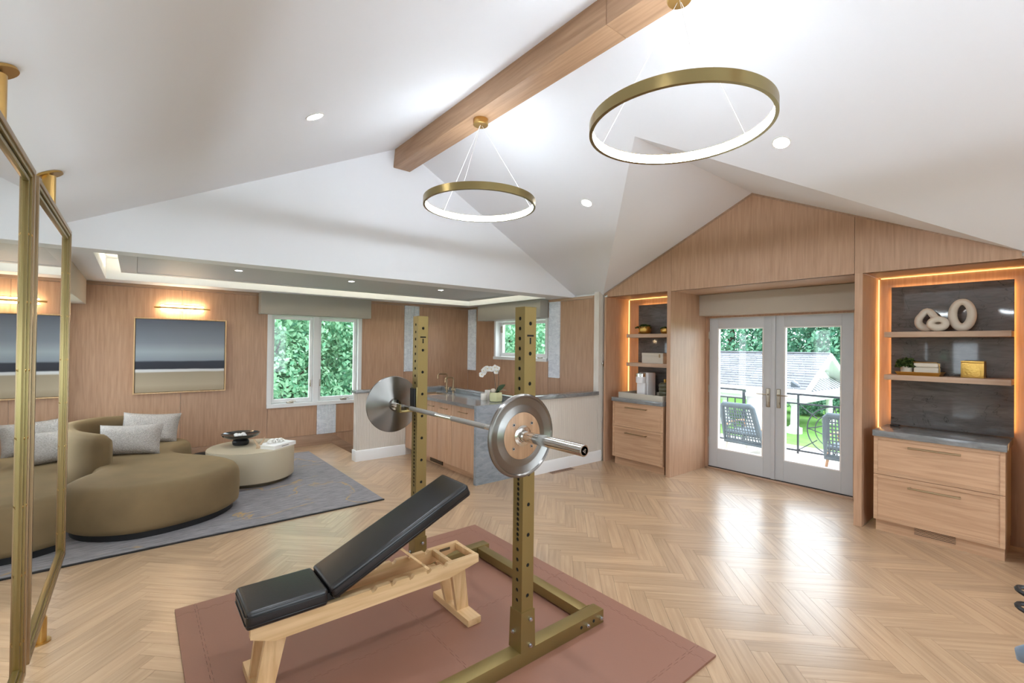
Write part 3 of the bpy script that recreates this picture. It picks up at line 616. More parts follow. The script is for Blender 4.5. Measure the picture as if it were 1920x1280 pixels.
# ------------------------------------------------------------------ mirrors on posts
def mirror(label, y0, y1):
    t = thing('pivot_mirror', label, 'mirror', (-.33, y1, 0), 'brass framed mirrors on posts'); z0, z1 = .39, 2.245
    def fr(m, o, wd, xa, xb):
        a0, a1, c0, c1 = y0+o, y1-o, z0+o, z1-o
        m.box(xa, xb, a0, a0+wd, c0, c1, .002); m.box(xa, xb, a1-wd, a1, c0, c1, .002); m.box(xa, xb, a0+wd, a1-wd, c0, c0+wd, .002); m.box(xa, xb, a0+wd, a1-wd, c1-wd, c1, .002)
    m = MB(); fr(m, 0, .020, -.338, -.295); m.build('outer_frame', BRONZE, t)
    m = MB(); fr(m, .0202, .014, -.338, -.300); fr(m, .040, .014, -.338, -.306); m.build('inner_frame', BRASSD, t)
    m = MB(); fr(m, .0345, .005, -.338, -.310); m.build('shadow_gap', BLACK, t)
    B(-.338, -.3150, y0+.0545, y1-.0545, z0+.0545, z1-.0545).build('mirror_glass', MIRROR, t)
    B(-.345, -.3385, y0+.01, y1-.01, z0+.01, z1-.01).build('backing', BRASSD, t)
    for i in range(7):
        z = z0+.14+i*.245
        for yy, xx in ((y1-.027, -.300), (y1-.047, -.306)): MB().ell((xx, yy, z), .003, .006, .006, 8, 5).build('screw', BRASS, t)
    yp, xp = y1-.16, -.376; zt = zl(xp)
    m = MB(); m.cyl((xp, yp, .0), (xp, yp, zt-.012), .022, n=20); po = m.build('post', BRASS, t)
    MB().cyl((xp, yp, zt-.16), (xp, yp, zt-.012), .028, n=20).build('top_sleeve', BRASS, po); MB().cyl((xp, yp, .0), (xp, yp, .13), .028, n=20).build('bottom_sleeve', BRASS, po)
    mm = Matrix.Translation((xp, yp, zt)) @ Matrix.Rotation(math.atan(-.466), 4, 'Y')
    MB().lathe([(.056, -.012), (.056, -.002)], n=28).xf(mm).build('ceiling_flange', BRASS, po); MB().cyl((xp, yp, 0), (xp, yp, .008), .045, n=24).build('floor_flange', BRASS, po)
    for z in (.6, 2.05): B(xp, -.3455, yp-.02, yp+.02, z, z+.05, .004).build('pivot_bracket', BRASSD, t)
mirror('tall brass framed mirror on a post, cut off by the left edge', 1.36, 2.445)
mirror('tall brass framed mirror on a post, the one nearer the sofa', 2.515, 3.68)
# ------------------------------------------------------------------ rug, sofa, cushions, table
rt = thing('area_rug', 'slate grey rug with broken gold vein pattern under the sofa', 'rug', (.66, 5.95, 0))
B(-.70, 2.02, 4.585, 7.25, .0005, .016, .003).build('pile', RUG, rt); B(-.71, 2.03, 4.572, 4.5845, .0005, .013, .002).build('binding', BLACK, rt)
out = [(.02, 4.78), (.32, 4.81), (.62, 4.96), (.81, 5.24), (.79, 5.56), (.62, 5.86), (.44, 6.08), (.36, 6.30), (.42, 6.54), (.54, 6.76), (.47, 7.04), (.12, 7.27), (-.28, 7.24), (-.56, 6.95), (-.63, 6.55), (-.59, 6.22), (-.46, 5.97), (-.31, 5.84), (-.30, 5.68), (-.39, 5.52), (-.46, 5.31), (-.39, 5.06), (-.22, 4.88)]
C2 = [Vector((p.x, p.y)) for p in catmull([(x, y, 0) for x, y in out], 6)]
def offset(C, dst):
    n = len(C); o = []
    for i in range(n):
        t = (C[(i+1) % n]-C[i-1]).normalized(); o.append(C[i] + Vector((-t.y, t.x))*dst)
    return o
ZB = .0165
so_ = thing('sofa', 'curved olive velvet sofa with a wrapped back and rounded chaise', 'sofa', (.1, 6.1, ZB))
MB().rings([[(p.x, p.y, ZB) for p in offset(C2, .05)], [(p.x, p.y, ZB+.055) for p in offset(C2, .05)]]).build('plinth', BLACK, so_)
lv = [(.03, ZB+.055), (.004, ZB+.075), (0, .12), (-.004, .25), (0, .345), (.010, .385), (.030, .415), (.06, .432), (.10, .438)]
MB().rings([[(p.x, p.y, z) for p in offset(C2, d_)] for d_, z in lv]).build('seat', VELVET, so_, smooth=60)
bp = catmull([(-.19, 5.90, .715), (-.34, 5.97, .735), (-.48, 6.20, .745), (-.535, 6.55, .75), (-.47, 6.86, .75), (-.25, 7.09, .745), (.05, 7.17, .70), (.30, 7.09, .46)], 5, False)
R = []
nb = len(bp)
for i, p in enumerate(bp):
    t = (bp[min(i+1, nb-1)]-bp[max(i-1, 0)]); t.z = 0; t.normalize(); nn = Vector((-t.y, t.x, 0)); h = p.z
    e = min(i, nb-1-i); wd = .095*(.45 if e == 0 else .78 if e == 1 else .95 if e == 2 else 1); h -= .05 if e == 0 else .015 if e == 1 else 0
    P0 = Vector((p.x, p.y, 0)) + (t*-.02 if i == 0 else Vector())
    R.append([P0+nn*(a*wd)+Vector((0, 0, z)) for a, z in ((-1, .2), (-1.0, h-.10), (-.9, h-.045), (-.55, h-.008), (0, h), (.55, h-.008), (.9, h-.045), (1.0, h-.10), (1, .2))])
MB().rings(R).build('backrest', VELVET, so_, smooth=60)
def pillow(label, c, w_, h_, th, m, group='sofa cushions'):
    mb = MB(); n = 14; V = {}
    for sd in (1, -1):
        for i in range(n+1):
            for j in range(n+1):
                u, v = 2*i/n-1, 2*j/n-1
                pin = 1 - .07*(abs(u)**2)*(1-abs(v)) - .0
                k = max(0, (1-u**4)*(1-v**4))**.5
                x = u*w_/2*(1-.05*(1-v*v)*0 - .05*(1-abs(v))**0*0); y = v*h_/2
                x *= 1-.06*(1-v*v); y *= 1-.10*(1-u*u)
                if (i in (0, n) or j in (0, n)):
                    key = (i, j)
                    if key not in V: V[key] = mb.bm.verts.new((x, 0, y))
                    V[(sd, i, j)] = V[key]
                else: V[(sd, i, j)] = mb.bm.verts.new((x, -sd*th/2*k, y))
        for i in range(n):
            for j in range(n):
                q = [V[(sd, i, j)], V[(sd, i+1, j)], V[(sd, i+1, j+1)], V[(sd, i, j+1)]]
                mb.bm.faces.new(q if sd == 1 else q[::-1])
    mb.xf(m)
    o = mb.build('throw_pillow', BOUCLE, smooth=80); return tag(o, label, 'pillow', group)
pillow('cream boucle lumbar pillow in front, nearest the sofa arm', 0, .58, .33, .15, Matrix.Translation((-.03, 6.30, .585)) @ Matrix.Rotation(math.radians(-24), 4, 'Z') @ Matrix.Rotation(math.radians(-20), 4, 'X') @ Matrix.Rotation(math.radians(-1), 4, 'Y'))
pillow('cream boucle pillow behind, leaning on the far sofa back', 0, .56, .36, .15, Matrix.Translation((.15, 6.90, .605)) @ Matrix.Rotation(math.radians(-12), 4, 'Z') @ Matrix.Rotation(math.radians(-22), 4, 'X') @ Matrix.Rotation(math.radians(4), 4, 'Y'))
tx, ty, TR = 1.08, 6.18, .455
t = thing('coffee_table', 'round drum coffee table in putty lacquer beside the sofa', 'table', (tx, ty, ZB))
MB().lathe([(TR-.05, ZB), (TR-.05, .055)], (tx, ty, 0), 48).build('plinth', plain('dark_bronze_plinth', lin(84, 74, 52), .4), t)
MB().lathe([(TR-.01, .0555), (TR, .065), (TR, .385), (TR-.004, .392), (0.001, .3925)], (tx, ty, 0), 72).build('drum', TABLEM, t)
MB().lathe([(.001, .393), (TR-.012, .393), (TR-.010, .396), (TR-.014, .399), (TR-.03, .3995), (.001, .3995)], (tx, ty, 0), 72).build('top_disc', TABLEM, t)
zt = .3998
t = thing('footed_bowl', 'black footed bowl with a wide shallow dish on the coffee table', 'bowl', (.99, 6.33, zt))
MB().lathe([(.075, zt), (.085, zt+.01), (.09, zt+.04), (.075, zt+.07), (.07, zt+.075)], (.99, 6.33, 0), 32).build('foot', BLACK, t)
MB().lathe([(.07, zt+.0755), (.14, zt+.085), (.19, zt+.11), (.205, zt+.135), (.20, zt+.136), (.17, zt+.115), (.10, zt+.098), (.001, zt+.095)], (.99, 6.33, 0), 40).build('dish', plain('black_lacquer', lin(20, 22, 26), .18, coat=.5), t)
t = thing('coffee_table_book', 'white hardback book lying at the edge of the coffee table', 'book', (1.30, 6.0, zt))
mm = Matrix.Translation((1.31, 6.0, 0)) @ Matrix.Rotation(math.radians(36), 4, 'Z')
m = MB(); m.box(-.17, .17, -.125, .125, zt, zt+.004); m.box(-.17, .17, -.125, .125, zt+.036, zt+.04); m.box(-.17, .17, -.1255, -.121, zt, zt+.04); m.xf(mm).build('cover', PAPER, t)
MB().box(-.165, .165, -.1205, .12, zt+.0042, zt+.0358).xf(mm).build('pages', plain('page_edges', lin(222, 218, 208), .8), t)
MB().box(-.06, .05, -.1262, -.1256, zt+.015, zt+.025).xf(mm).build('spine_print', plain('grey_print', lin(150, 150, 150), .6), t)
# folded shell ornament on the book
mb = MB(); zb = zt+.0402
for k in range(3):
    R = []
    for i in range(9):
        a = PI*i/8; rr = .045+.006*math.sin(3*a+k)
        c0 = Vector((1.31+(k-1)*.05, 6.02+(k-1)*.03, zb)); R.append([c0+Vector((math.cos(a)*rr+dx, .02*math.sin(2*a)+dy, .005+math.sin(a)*(.045-.006*k))) for dx, dy in ((-.006, -.025), (.006, -.025), (.006, .03), (-.006, .03))])
    mb.rings(R)
tag(mb.build('shell_ornament', plain('white_bisque', lin(240, 236, 230), .5), smooth=60), 'white folded shell ornament lying on the book', 'ornament')
mb = MB()
for s, h in ((-1, .115), (1, .125)): mb.tube([(1.12+s*.005, 5.98, zt+.014), (1.12+s*.018, 5.98-s*.006, zt+.05), (1.12+s*.04, 5.98-s*.012, zt+.09), (1.12+s*.055, 5.98-s*.02, zt+h)], [.014, .014, .011, .005], 8)
mb.box(1.09, 1.15, 5.965, 5.995, zt, zt+.016, .004)
tag(mb.build('forked_ornament', plain('raw_clay', lin(190, 165, 135), .7)), 'small tan forked ornament between the bowl and the book', 'ornament')
mb = MB()
for k in range(7):
    a = k*.9; mb.ell((.99+.05*math.cos(a)*(k > 0), 6.33+.05*math.sin(a)*(k > 0), zt+.112+.008*(k % 2)), .026, .024, .018, 8, 6)
tag(mb.build('dried_petals', plain('white_dried', lin(225, 222, 218), .8), kind='stuff'), 'pale dried petals lying in the black bowl', 'dried flowers')
t = thing('floor_pouf', 'low black pouf half hidden between the sofa and coffee table', 'pouf', (.66, 6.95, ZB))
MB().lathe([(.12, ZB), (.15, .05), (.16, .12), (.15, .19), (.10, .215), (.001, .22)], (.68, 6.98, 0), 28).build('cushion', plain('black_fabric', lin(26, 24, 24), .9), t)
# ------------------------------------------------------------------ exercise mat, rack, barbell, bench
mt_ = thing('exercise_mat', 'terracotta interlocking rubber floor mat under the power rack', 'mat', (1.29, 2.32, .0005))
gx = [.205, .30, 1.30, 2.29, 2.385]; gy = [1.21, 1.305, 2.32, 3.335, 3.435]
TP, TH = .062, .012
def seam(i, v, a0, a1, horizontal):
    # toothed seam at coordinate v from a0 to a1
    pts = []; n = max(1, int((a1-a0)/TP)); st_ = (a1-a0)/n
    for k in range(n):
        b = a0+k*st_; pts += [(b, 0), (b+st_*.30, 0), (b+st_*.22, TH), (b+st_*.78, TH), (b+st_*.70, 0)]
    pts.append((a1, 0))
    return [((a, v+t_) if horizontal else (v+t_, a)) for a, t_ in pts]
for ix in range(4):
    for iy in range(4):
        x0, x1, y0, y1 = gx[ix], gx[ix+1], gy[iy], gy[iy+1]; q = .0006
        bot = seam(0, y0, x0, x1, True) if iy else [(x0, y0), (x1, y0)]
        top = seam(0, y1, x0, x1, True) if iy < 3 else [(x0, y1), (x1, y1)]
        lef = seam(0, x0, y0, y1, False) if ix else [(x0, y0), (x0, y1)]
        rig = seam(0, x1, y0, y1, False) if ix < 3 else [(x1, y0), (x1, y1)]
        loop = bot[:-1] + rig[:-1] + top[::-1][:-1] + lef[::-1][:-1]
        cx, cy = (x0+x1)/2, (y0+y1)/2
        loop = [(x+(q if x < cx else -q), y+(q if y < cy else -q)) for x, y in loop]
        MB().prism(loop, 'z', .0005, .0125).build('mat_tile', MATR, mt_, smooth=0)
ZM = .0127
ra = thing('power_rack', 'gold steel squat rack with two drilled uprights on the mat', 'squat rack', (1.8, 2.35, ZM))
def holed_face(m, O, U, V_, w_, L_, holes, r, th):
    # face in plane O + u*U + v*V, u across (0..w), v along (0..L); round holes with depth th along -normal
    O, U, V_ = Vector(O), Vector(U), Vector(V_); Nn = U.cross(V_)
    hs = sorted(holes); n = 12; prev = 0
    cuts = [0] + [(hs[i]+hs[i+1])/2 for i in range(len(hs)-1)] + [L_]
    P = lambda u, v, d=0: O + U*u + V_*v - Nn*d
    for i, h in enumerate(hs):
        lo, hi = max(cuts[i], h-.03), min(cuts[i+1], h+.03)
        if lo > cuts[i]+1e-6: m.face([P(0, cuts[i]), P(w_, cuts[i]), P(w_, lo), P(0, lo)])
        if hi < cuts[i+1]-1e-6: m.face([P(0, hi), P(w_, hi), P(w_, cuts[i+1]), P(0, cuts[i+1])])
        cu = w_/2; inn, outr, dep = [], [], []
        A = sorted(set([2*PI*k/n for k in range(n)] + [math.atan2(sv, su) % (2*PI) for su in (-cu, cu) for sv in (lo-h, hi-h)]))
        for a in A:
            c, s = math.cos(a), math.sin(a)
            k = min((cu/abs(c)) if abs(c) > 1e-9 else 9, ((hi-h)/s if s > 1e-9 else (lo-h)/s if s < -1e-9 else 9))
            outr.append(P(cu+c*k, h+s*k)); inn.append(P(cu+c*r, h+s*r)); dep.append(P(cu+c*r, h+s*r, th))
        for j in range(len(A)):
            j2 = (j+1) % len(A); m.face([inn[j], outr[j], outr[j2], inn[j2]]); m.face([dep[j], inn[j], inn[j2], dep[j2]])
UW = .076
def upright(x0, y0):
    x1, y1 = x0+UW, y0+UW; zb, z1 = .075, 1.815; L_ = z1-zb
    dense = []; z = z1-.058
    while z > .30:
        dense.append(z-zb); z -= .0254 if .66 < z < 1.16 else .0508
    sparse = [z1-.083-.1524*k - zb for k in range(10)]
    m = MB()
    holed_face(m, (x0, y1, zb), (0, -1, 0), (0, 0, 1), UW, L_, dense, .0100, .003)
    holed_face(m, (x1, y0, zb), (0, 1, 0), (0, 0, 1), UW, L_, dense, .0100, .003)
    holed_face(m, (x0, y0, zb), (1, 0, 0), (0, 0, 1), UW, L_, sparse, .0100, .003)
    holed_face(m, (x1, y1, zb), (-1, 0, 0), (0, 0, 1), UW, L_, sparse, .0100, .003)
    up = m.build('upright', RACKG, ra, smooth=0)
    B(x0+.004, x1-.004, y0+.004, y1-.004, .08, 1.80).build('hole_shade_core', HOLE_SHADE, up)  # black core put in as the shade behind the drilled holes
    B(x0, x1, y0, y1, 1.8145, 1.8165).build('top_cap', RACKG, up)
    zc = 1.815-.083-.062
    m = MB(); m.box(x0+.016, x1-.016, y0-.0006, y0+.001, zc-.004, zc+.005); m.box(x0+.0335, x1-.0335, y0-.0006, y0+.001, zc-.042, zc-.010); m.build('logo_shade_inlay', HOLE_SHADE, up)  # black inlay in place of the shade in a cut-through slot
    sv = MB().rings([[(x0-a, y0-a, z), (x1+a, y0-a, z), (x1+a, y1+a, z), (x0-a, y1+a, z)] for a, z in ((.010, .0885), (.006, .285))]).build('base_sleeve', RACKG, ra, smooth=0)
    for z in (.115, .245): MB().cyl((x1-.028, y0-.018, z), (x1-.028, y0-.006, z), .011, n=8).cyl((x1-.028, y0-.006, z), (x1-.028, y0-.003, z), .016, n=16).cyl((x1-.028, y0-.026, z), (x1-.028, y0-.018, z), .006, n=10).build('bolt', ZINC, sv)
    MB().cyl((x0-.018, y1-.03, .18), (x0-.006, y1-.03, .18), .011, n=8).cyl((x0-.026, y1-.03, .18), (x0-.018, y1-.03, .18), .006, n=10).build('bolt', ZINC, sv)
YN, YF, UX = 1.765, 2.895, 1.515
for y0 in (YN, YF):
    upright(UX, y0)
    bt2 = B(.98, 2.145, y0-.002, y0+.078, ZM, .088, .003).build('base_tube', RACKG, ra)
    for x, big in ((2.115, 1), (2.0, 1)): MB().cyl((x, y0-.014, .05), (x, y0-.0025, .05), .011, n=8).cyl((x, y0-.022, .05), (x, y0-.014, .05), .006, n=10).build('bolt', ZINC, bt2)
    m = MB()
    for x in (1.955, 2.058): m.cyl((x, y0-.0030, .05), (x, y0-.0022, .05), .009, n=12)
    m.build('bolt_hole_shade', HOLE_SHADE, bt2)  # flat black discs, shade of the holes put into colour
cb = B(2.035, 2.105, YN+.079, YF-.003, ZM+.01, .082, .003).build('cross_tube', RACKG, ra)
B(2.03, 2.11, YN+.0785, YN+.083, ZM, .0885).build('end_plate', RACKG, cb)
BX, BZ = 1.44, 1.19
for y0 in (YN, YF):
    y1 = y0+UW
    j = MB().box(UX-.010, UX-.0005, y0-.004, y1+.004, BZ-.045, BZ+.135, .003).box(UX-.115, UX-.0105, y0+.008, y1-.008, BZ-.034, BZ-.018, .003).box(UX-.123, UX-.1152, y0+.008, y1-.008, BZ-.034, BZ+.022, .003).build('bar_hook', BRASSD, ra)
    B(UX-.020, UX-.0105, y0+.004, y1-.004, BZ-.0175, BZ+.125, .002).build('hook_liner', BLACK, j)
bb = thing('barbell', 'chrome olympic barbell resting in the rack hooks', 'barbell', (BX, 2.4, BZ))
ax = lambda prof: MB().lathe(prof, (BX, 0, BZ), 28, 'y')
ax([(.0142, 1.73), (.0142, 3.08)]).build('shaft', STEEL, bb)
KN = plain('knurled_steel', lin(170, 168, 164), .42, 1, bump=.8, bscale=700)
for a, b_ in ((1.98, 2.32), (2.50, 2.84)): ax([(.0145, a), (.0145, b_)]).build('knurling', KN, bb)
for s, e0 in ((-1, 1.742), (1, 3.068)):
    e1 = e0+s*.45
    ax([(.027, e0), (.037, e0), (.037, e0+s*.022), (.0252, e0+s*.023), (.0252, e1-s*.002), (.0235, e1)]).build('sleeve', STEEL, bb)
    c = ax([(.019, e1+s*.0006), (.001, e1+s*.0006)]).build('end_cap', BLACK, bb)
    m = MB()
    for k in range(3): m.box(-.010+.003*k, .010-.003*k, 0, .0004, -.007+.006*k, -.0035+.006*k)
    m.xf(Matrix.Translation((BX, e1+s*.0008-(.0004 if s < 0 else 0), BZ)) @ Matrix.Rotation(math.radians(35), 4, 'Y')).build('cap_logo', ZINC, c)
def wplate(label, y0, s):
    # y0 inner face, s outward direction
    t = thing('weight_plate', label, 'weight plate', (BX, y0, BZ), 'steel and oak weight plates')
    P = lambda prof: MB().lathe([(r_a, y0+s*d_-0) for r_a, d_ in prof], (BX, 0, BZ), 72, 'y', False, False)
    MBp = lambda prof: MB().lathe([(r_a, s*d_) for r_a, d_ in prof], (0, 0, 0), 72, 'y', False, False)
    MBp([(.0265, .006), (.045, .0), (.06, .002), (.190, .020), (.198, .022), (.200, .027), (.199, .034), (.192, .040), (.186, .040), (.181, .034), (.152, .026), (.146, .026), (.146, .026), (.118, .034), (.112, .034), (.112, .024), (.05, .022), (.0265, .022)]).build('steel_body', PLATE, t, local=True, smooth=25)
    MBp([(.045, .0225), (.1115, .0225), (.1115, .033), (.110, .034), (.045, .034)]).build('oak_disc', PLYW, t, local=True)
    MBp([(.0265, .022), (.0265, .044), (.036, .044), (.050, .038), (.050, .0345)]).build('hub', STEEL, t, local=True, smooth=25)
    for k in range(4):
        a = PI/4+k*PI/2; x, z = .079*math.cos(a), .079*math.sin(a)
        MB().cyl((x, s*.0341, z), (x, s*.038, z), .0075, n=14).build('screw', ZINC, t, local=True); MB().cyl((x, s*.0381, z), (x, s*.0385, z), .0045, n=6).build('socket_shade', HOLE_SHADE, t, local=True)  # black disc on each screw paints the shade in its socket
wplate('steel weight plate with oak centre, near end of the barbell', 1.7195, -1)
wplate('plain brushed steel side of weight plate, far end of the barbell', 3.0905, 1)
# bench
be = thing('workout_bench', 'adjustable wooden workout bench with black leather pads on the mat', 'bench', (1.0, 2.39, ZM))
y0, y1 = 2.275, 2.525; RT = .372
prof = [(.405, RT), (.405, RT-.045), (.50, RT-.085), (1.40, RT-.085), (1.61, RT-.045), (1.61, RT)]
for a, b_ in ((y0, y0+.03), (y1-.03, y1)):
    pr_ = prof[:-1] + [(1.61, RT)]
    tp = []
    for k in range(5):
        x = 1.40-.105*k; tp += [(x, RT), (x-.012, RT-.014), (x-.028, RT-.018), (x-.034, RT-.001)]
    MB().prism(pr_ + tp, 'y', a, b_).build('side_rail', ASH, be, smooth=0)
for x in (.41, 1.42, 1.585): B(x, x+.024, y0+.0305, y1-.0305, RT-.04, RT-.0005, .002).build('cross_rail', ASHZ, be)
B(.44, 1.42, y0+.05, y1-.05, RT-.082, RT-.075).build('inner_board', ASH, be)
B(1.47, 1.545, y1-.0312, y1-.0302, RT-.030, RT-.014).build('label_plate', plain('dull_label', lin(110, 96, 74), .5, .5), be)
def leg(xt, xb):
    for s in (-1, 1):
        yt, ybm = 2.40+s*.088, 2.40+s*.062
        MB().rings([[(xb-.04, ybm-.0135, .052), (xb+.04, ybm-.0135, .052), (xb+.04, ybm+.0135, .052), (xb-.04, ybm+.0135, .052)], [(xt-.045, yt-.0135, RT-.075), (xt+.045, yt-.0135, RT-.075), (xt+.045, yt+.0135, RT-.075), (xt-.045, yt+.0135, RT-.075)]]).build('leg', ASHZ, be, smooth=0)
    B(xb-.045, xb+.045, 2.20, 2.60, ZM, .052, .004).build('foot', ASH if False else wood('ash_foot', lin(202, 162, 112), lin(232, 198, 152), 'y', .45, vary=.04, k=.8), be)
leg(.515, .475); leg(1.485, 1.535)
def pad(name, L_, wd, th, M_):
    o = MB().box(0, L_, -wd/2, wd/2, 0, th, .022, 4).xf(M_).build(name, LEATHER, be, smooth=60)
    m = MB(); i = .002
    for z in (.022, th-.022): m.tube([(x, y, z) for x, y in ((.02, -wd/2-i), (L_-.02, -wd/2-i), (L_-.006, -wd/2+.006-i), (L_+i, -wd/2+.02), (L_+i, wd/2-.02), (L_-.02, wd/2+i), (.02, wd/2+i), (-i, wd/2-.02), (-i, -wd/2+.02), (.006, -wd/2+.006-i))], .0022, 5, True)
    m.xf(M_).build('piping', SEAM, o); return o
pad('seat_pad', .345, .285, .082, Matrix.Translation((.385, 2.40, RT+.001)))
pad('back_pad', .86, .285, .078, Matrix.Translation((.762, 2.40, RT+.012)) @ Matrix.Rotation(math.radians(-24.5), 4, 'Y'))
B(.725, .80, 2.30, 2.50, RT+.001, RT+.04, .004).build('hinge_block', BLACK, be)
a = math.radians(24.5)
m = MB(); m.box(0, .24, -.075, -.045, -.012, 0, .002); m.box(0, .24, .045, .075, -.012, 0, .002); m.box(.20, .24, -.11, .11, -.012, 0, .002)
m.xf(Matrix.Translation((1.115, 2.40, RT+.165)) @ Matrix.Rotation(math.radians(43), 4, 'Y')).build('support_prop', ASH, be)
# ------------------------------------------------------------------ bar counter with sink by the stairs
bc = thing('base_cabinet', 'oak bar base cabinet with slab doors under the stone counter', 'cabinet', (3.4, 5.37, 0))
B(3.122, 3.698, 4.451, 6.284, .10, .874).build('carcass', CABZ, bc); B(3.195, 3.698, 4.451, 6.284, 0, .0995).build('toe_kick', CABW, bc)
for a, b_ in ((4.47, 5.006), (5.01, 5.347), (5.351, 5.69), (5.694, 6.28)):
    dr = B(3.10, 3.1215, a, b_, .108, .868, .002).build('door', CABZ, bc)
    c = a+(b_-a)*.5; hw = .10 if b_-a > .5 else .085
    m = MB(); m.cyl((3.075, c-hw, .80), (3.075, c+hw, .80), .005, n=10)
    for s in (-1, 1): m.cyl((3.075, c+s*(hw-.012), .80), (3.10, c+s*(hw-.012), .80), .005, n=8)
    m.build('handle', BRONZE, dr)
m = MB(); m.box(3.186, 3.1945, 5.36, 5.69, .015, .085)
gr = m.build('toe_grille', BLACK, bc)
for k in range(4): B(3.180, 3.1858, 5.36, 5.69, .02+.018*k, .026+.018*k).build('grille_bar', BRONZE, gr)
ct = thing('stone_counter', 'polished grey stone bar counter with waterfall end and sink', 'counter', (3.4, 5.35, 0))
sx0, sx1, sy0, sy1 = 3.20, 3.56, 5.72, 6.18
m = MB(); m.box(3.06, sx0, 4.4505, 6.284, .8745, .914); m.box(sx1, 3.699, 4.4505, 6.284, .8745, .914); m.box(sx0, sx1, 4.4505, sy0, .8745, .914); m.box(sx0, sx1, sy1, 6.284, .8745, .914)
m.build('worktop', GRANITE, ct, smooth=0)
B(3.06, 3.699, 4.40, 4.45, 0, .914, .002).build('waterfall_end', GRANITEB, ct)
m = MB(); m.box(3.70, 3.80, 4.4695, 6.44, .914, .972, .003); m.build('raised_curb', GRANITE, ct); B(3.101, 3.6995, 6.2845, 6.43, .914, .972, .003).build('raised_curb', GRANITE, ct)
struct(B(3.70, 3.80, 4.4505, 6.43, 0, .9135).build('wall_low_back', WALLP)); struct(B(3.1, 3.6995, 6.2845, 6.41, 0, .9135).build('wall_low_corner', WALLP))
m = MB(); m.box(sx0+.001, sx0+.01, sy0, sy1, .72, .90); m.box(sx1-.01, sx1-.001, sy0, sy1, .72, .90); m.box(sx0+.01, sx1-.01, sy0+.001, sy0+.01, .72, .90); m.box(sx0+.01, sx1-.01, sy1-.01, sy1-.001, .72, .90); m.box(sx0+.01, sx1-.01, sy0+.01, sy1-.01, .72, .73)
m.build('sink_basin', NICKEL, ct)
def faucet(label, x, y, h, reach):
    t = thing('faucet', label, 'faucet', (x, y, .9142), 'bronze bar taps')
    m = MB(); m.cyl((x, y, .9142), (x, y, .922), .02, n=18); m.cyl((x, y, .922), (x, y, .98), .012, n=14); m.build('base', BRONZE, t)
    pts = [(x, y, .98), (x, y, .914+h-.03)] + [(x-.03*(1-math.cos(a)), y, .914+h-.03+.03*math.sin(a)) for a in (PI/6, PI/3, PI/2)] + [(x-reach, y, .914+h)] + [(x-reach-.025*math.sin(a), y, .914+h-.025*(1-math.cos(a))) for a in (PI/4, PI/2)] + [(x-reach-.025, y, .914+h-.07)]
    MB().tube(pts, .011, 10).build('spout', BRONZE, t)
    m = MB(); m.cyl((x, y-.045, .965), (x, y+.045, .965), .008, n=10); m.build('cross_body', BRONZE, t)
    for s in (-1, 1): MB().cyl((x, y+s*.045, .945), (x, y+s*.045, .99), .007, n=8).cyl((x-.02, y+s*.045, .985), (x+.02, y+s*.045, .985), .005, n=8).build('handle', BRONZE, t)
faucet('taller bronze bridge tap behind the bar sink', 3.645, 6.03, .27, .13); faucet('shorter bronze tap beside the taller one at the sink', 3.645, 5.85, .225, .11)
# orchid
ox, oy = 3.53, 4.66; zc = .9143
t = thing('potted_orchid', 'white orchid in a faceted pale green pot on the counter', 'plant', (ox, oy, zc))
MB().lathe([(.072, zc), (.085, zc+.008), (.088, zc+.055), (.082, zc+.115), (.074, zc+.116), (.07, zc+.10), (.001, zc+.10)], (ox, oy, 0), 6).build('pot', POTG, t, smooth=0)
MB().lathe([(.069, zc+.1005), (.001, zc+.108)], (ox, oy, 0), 12).build('moss', GREENP, t)
MB().ell((ox-.035, oy+.01, zc+.135), .035, .028, .03, 10, 6).build('shell', CERAM, t)
def leafshape(p0, p1, wd, mat, nm, up=(0, 0, 1)):
    p0, p1 = Vector(p0), Vector(p1); d_ = (p1-p0); sd = d_.cross(Vector(up)).normalized(); m = MB(); R = []
    for i in range(7):
        q = i/6; ww = wd*math.sin(PI*(.08+.9*q))**.8; c = p0+d_*q+Vector(up)*(.25*d_.length*math.sin(PI*q)*.5)
        R.append([c-sd*ww, c-Vector(up)*.002+sd*0, c+sd*ww, c+Vector(up)*.003])
    m.rings(R); return m.build(nm, mat, t, smooth=60)
DG = plain('orchid_leaf', lin(40, 66, 34), .35)
leafshape((ox+.01, oy, zc+.11), (ox+.11, oy-.05, zc+.21), .042, DG, 'leaf', (-.5, -.3, .8)); leafshape((ox+.0, oy+.01, zc+.11), (ox+.10, oy-.10, zc+.14), .035, DG, 'leaf'); leafshape((ox-.01, oy+.02, zc+.11), (ox-.07, oy+.07, zc+.15), .03, DG, 'leaf')
ST = plain('orchid_stem', lin(92, 84, 74), .6)
ux = Vector((-.776, .63, 0))
st1 = catmull([Vector((ox, oy, zc+.10)), Vector((ox, oy, zc+.22))+ux*.01, Vector((ox, oy, zc+.34))+ux*.025, Vector((ox, oy, zc+.415))+ux*.07, Vector((ox, oy, zc+.40))+ux*.13, Vector((ox, oy, zc+.33))+ux*.17], 5, False)
st2 = catmull([Vector((ox, oy, zc+.10))-ux*.03, Vector((ox, oy, zc+.25))-ux*.035, Vector((ox, oy, zc+.38))-ux*.025, Vector((ox, oy, zc+.425))+ux*.02], 5, False)
MB().tube(st1, .0035, 6).build('stem', ST, t); MB().tube(st2, .0035, 6).build('stem', ST, t)
YEL = plain('orchid_throat', lin(220, 190, 90), .6)
rnd = random.Random(3); face = Vector((-.62, -.75, .1)).normalized()
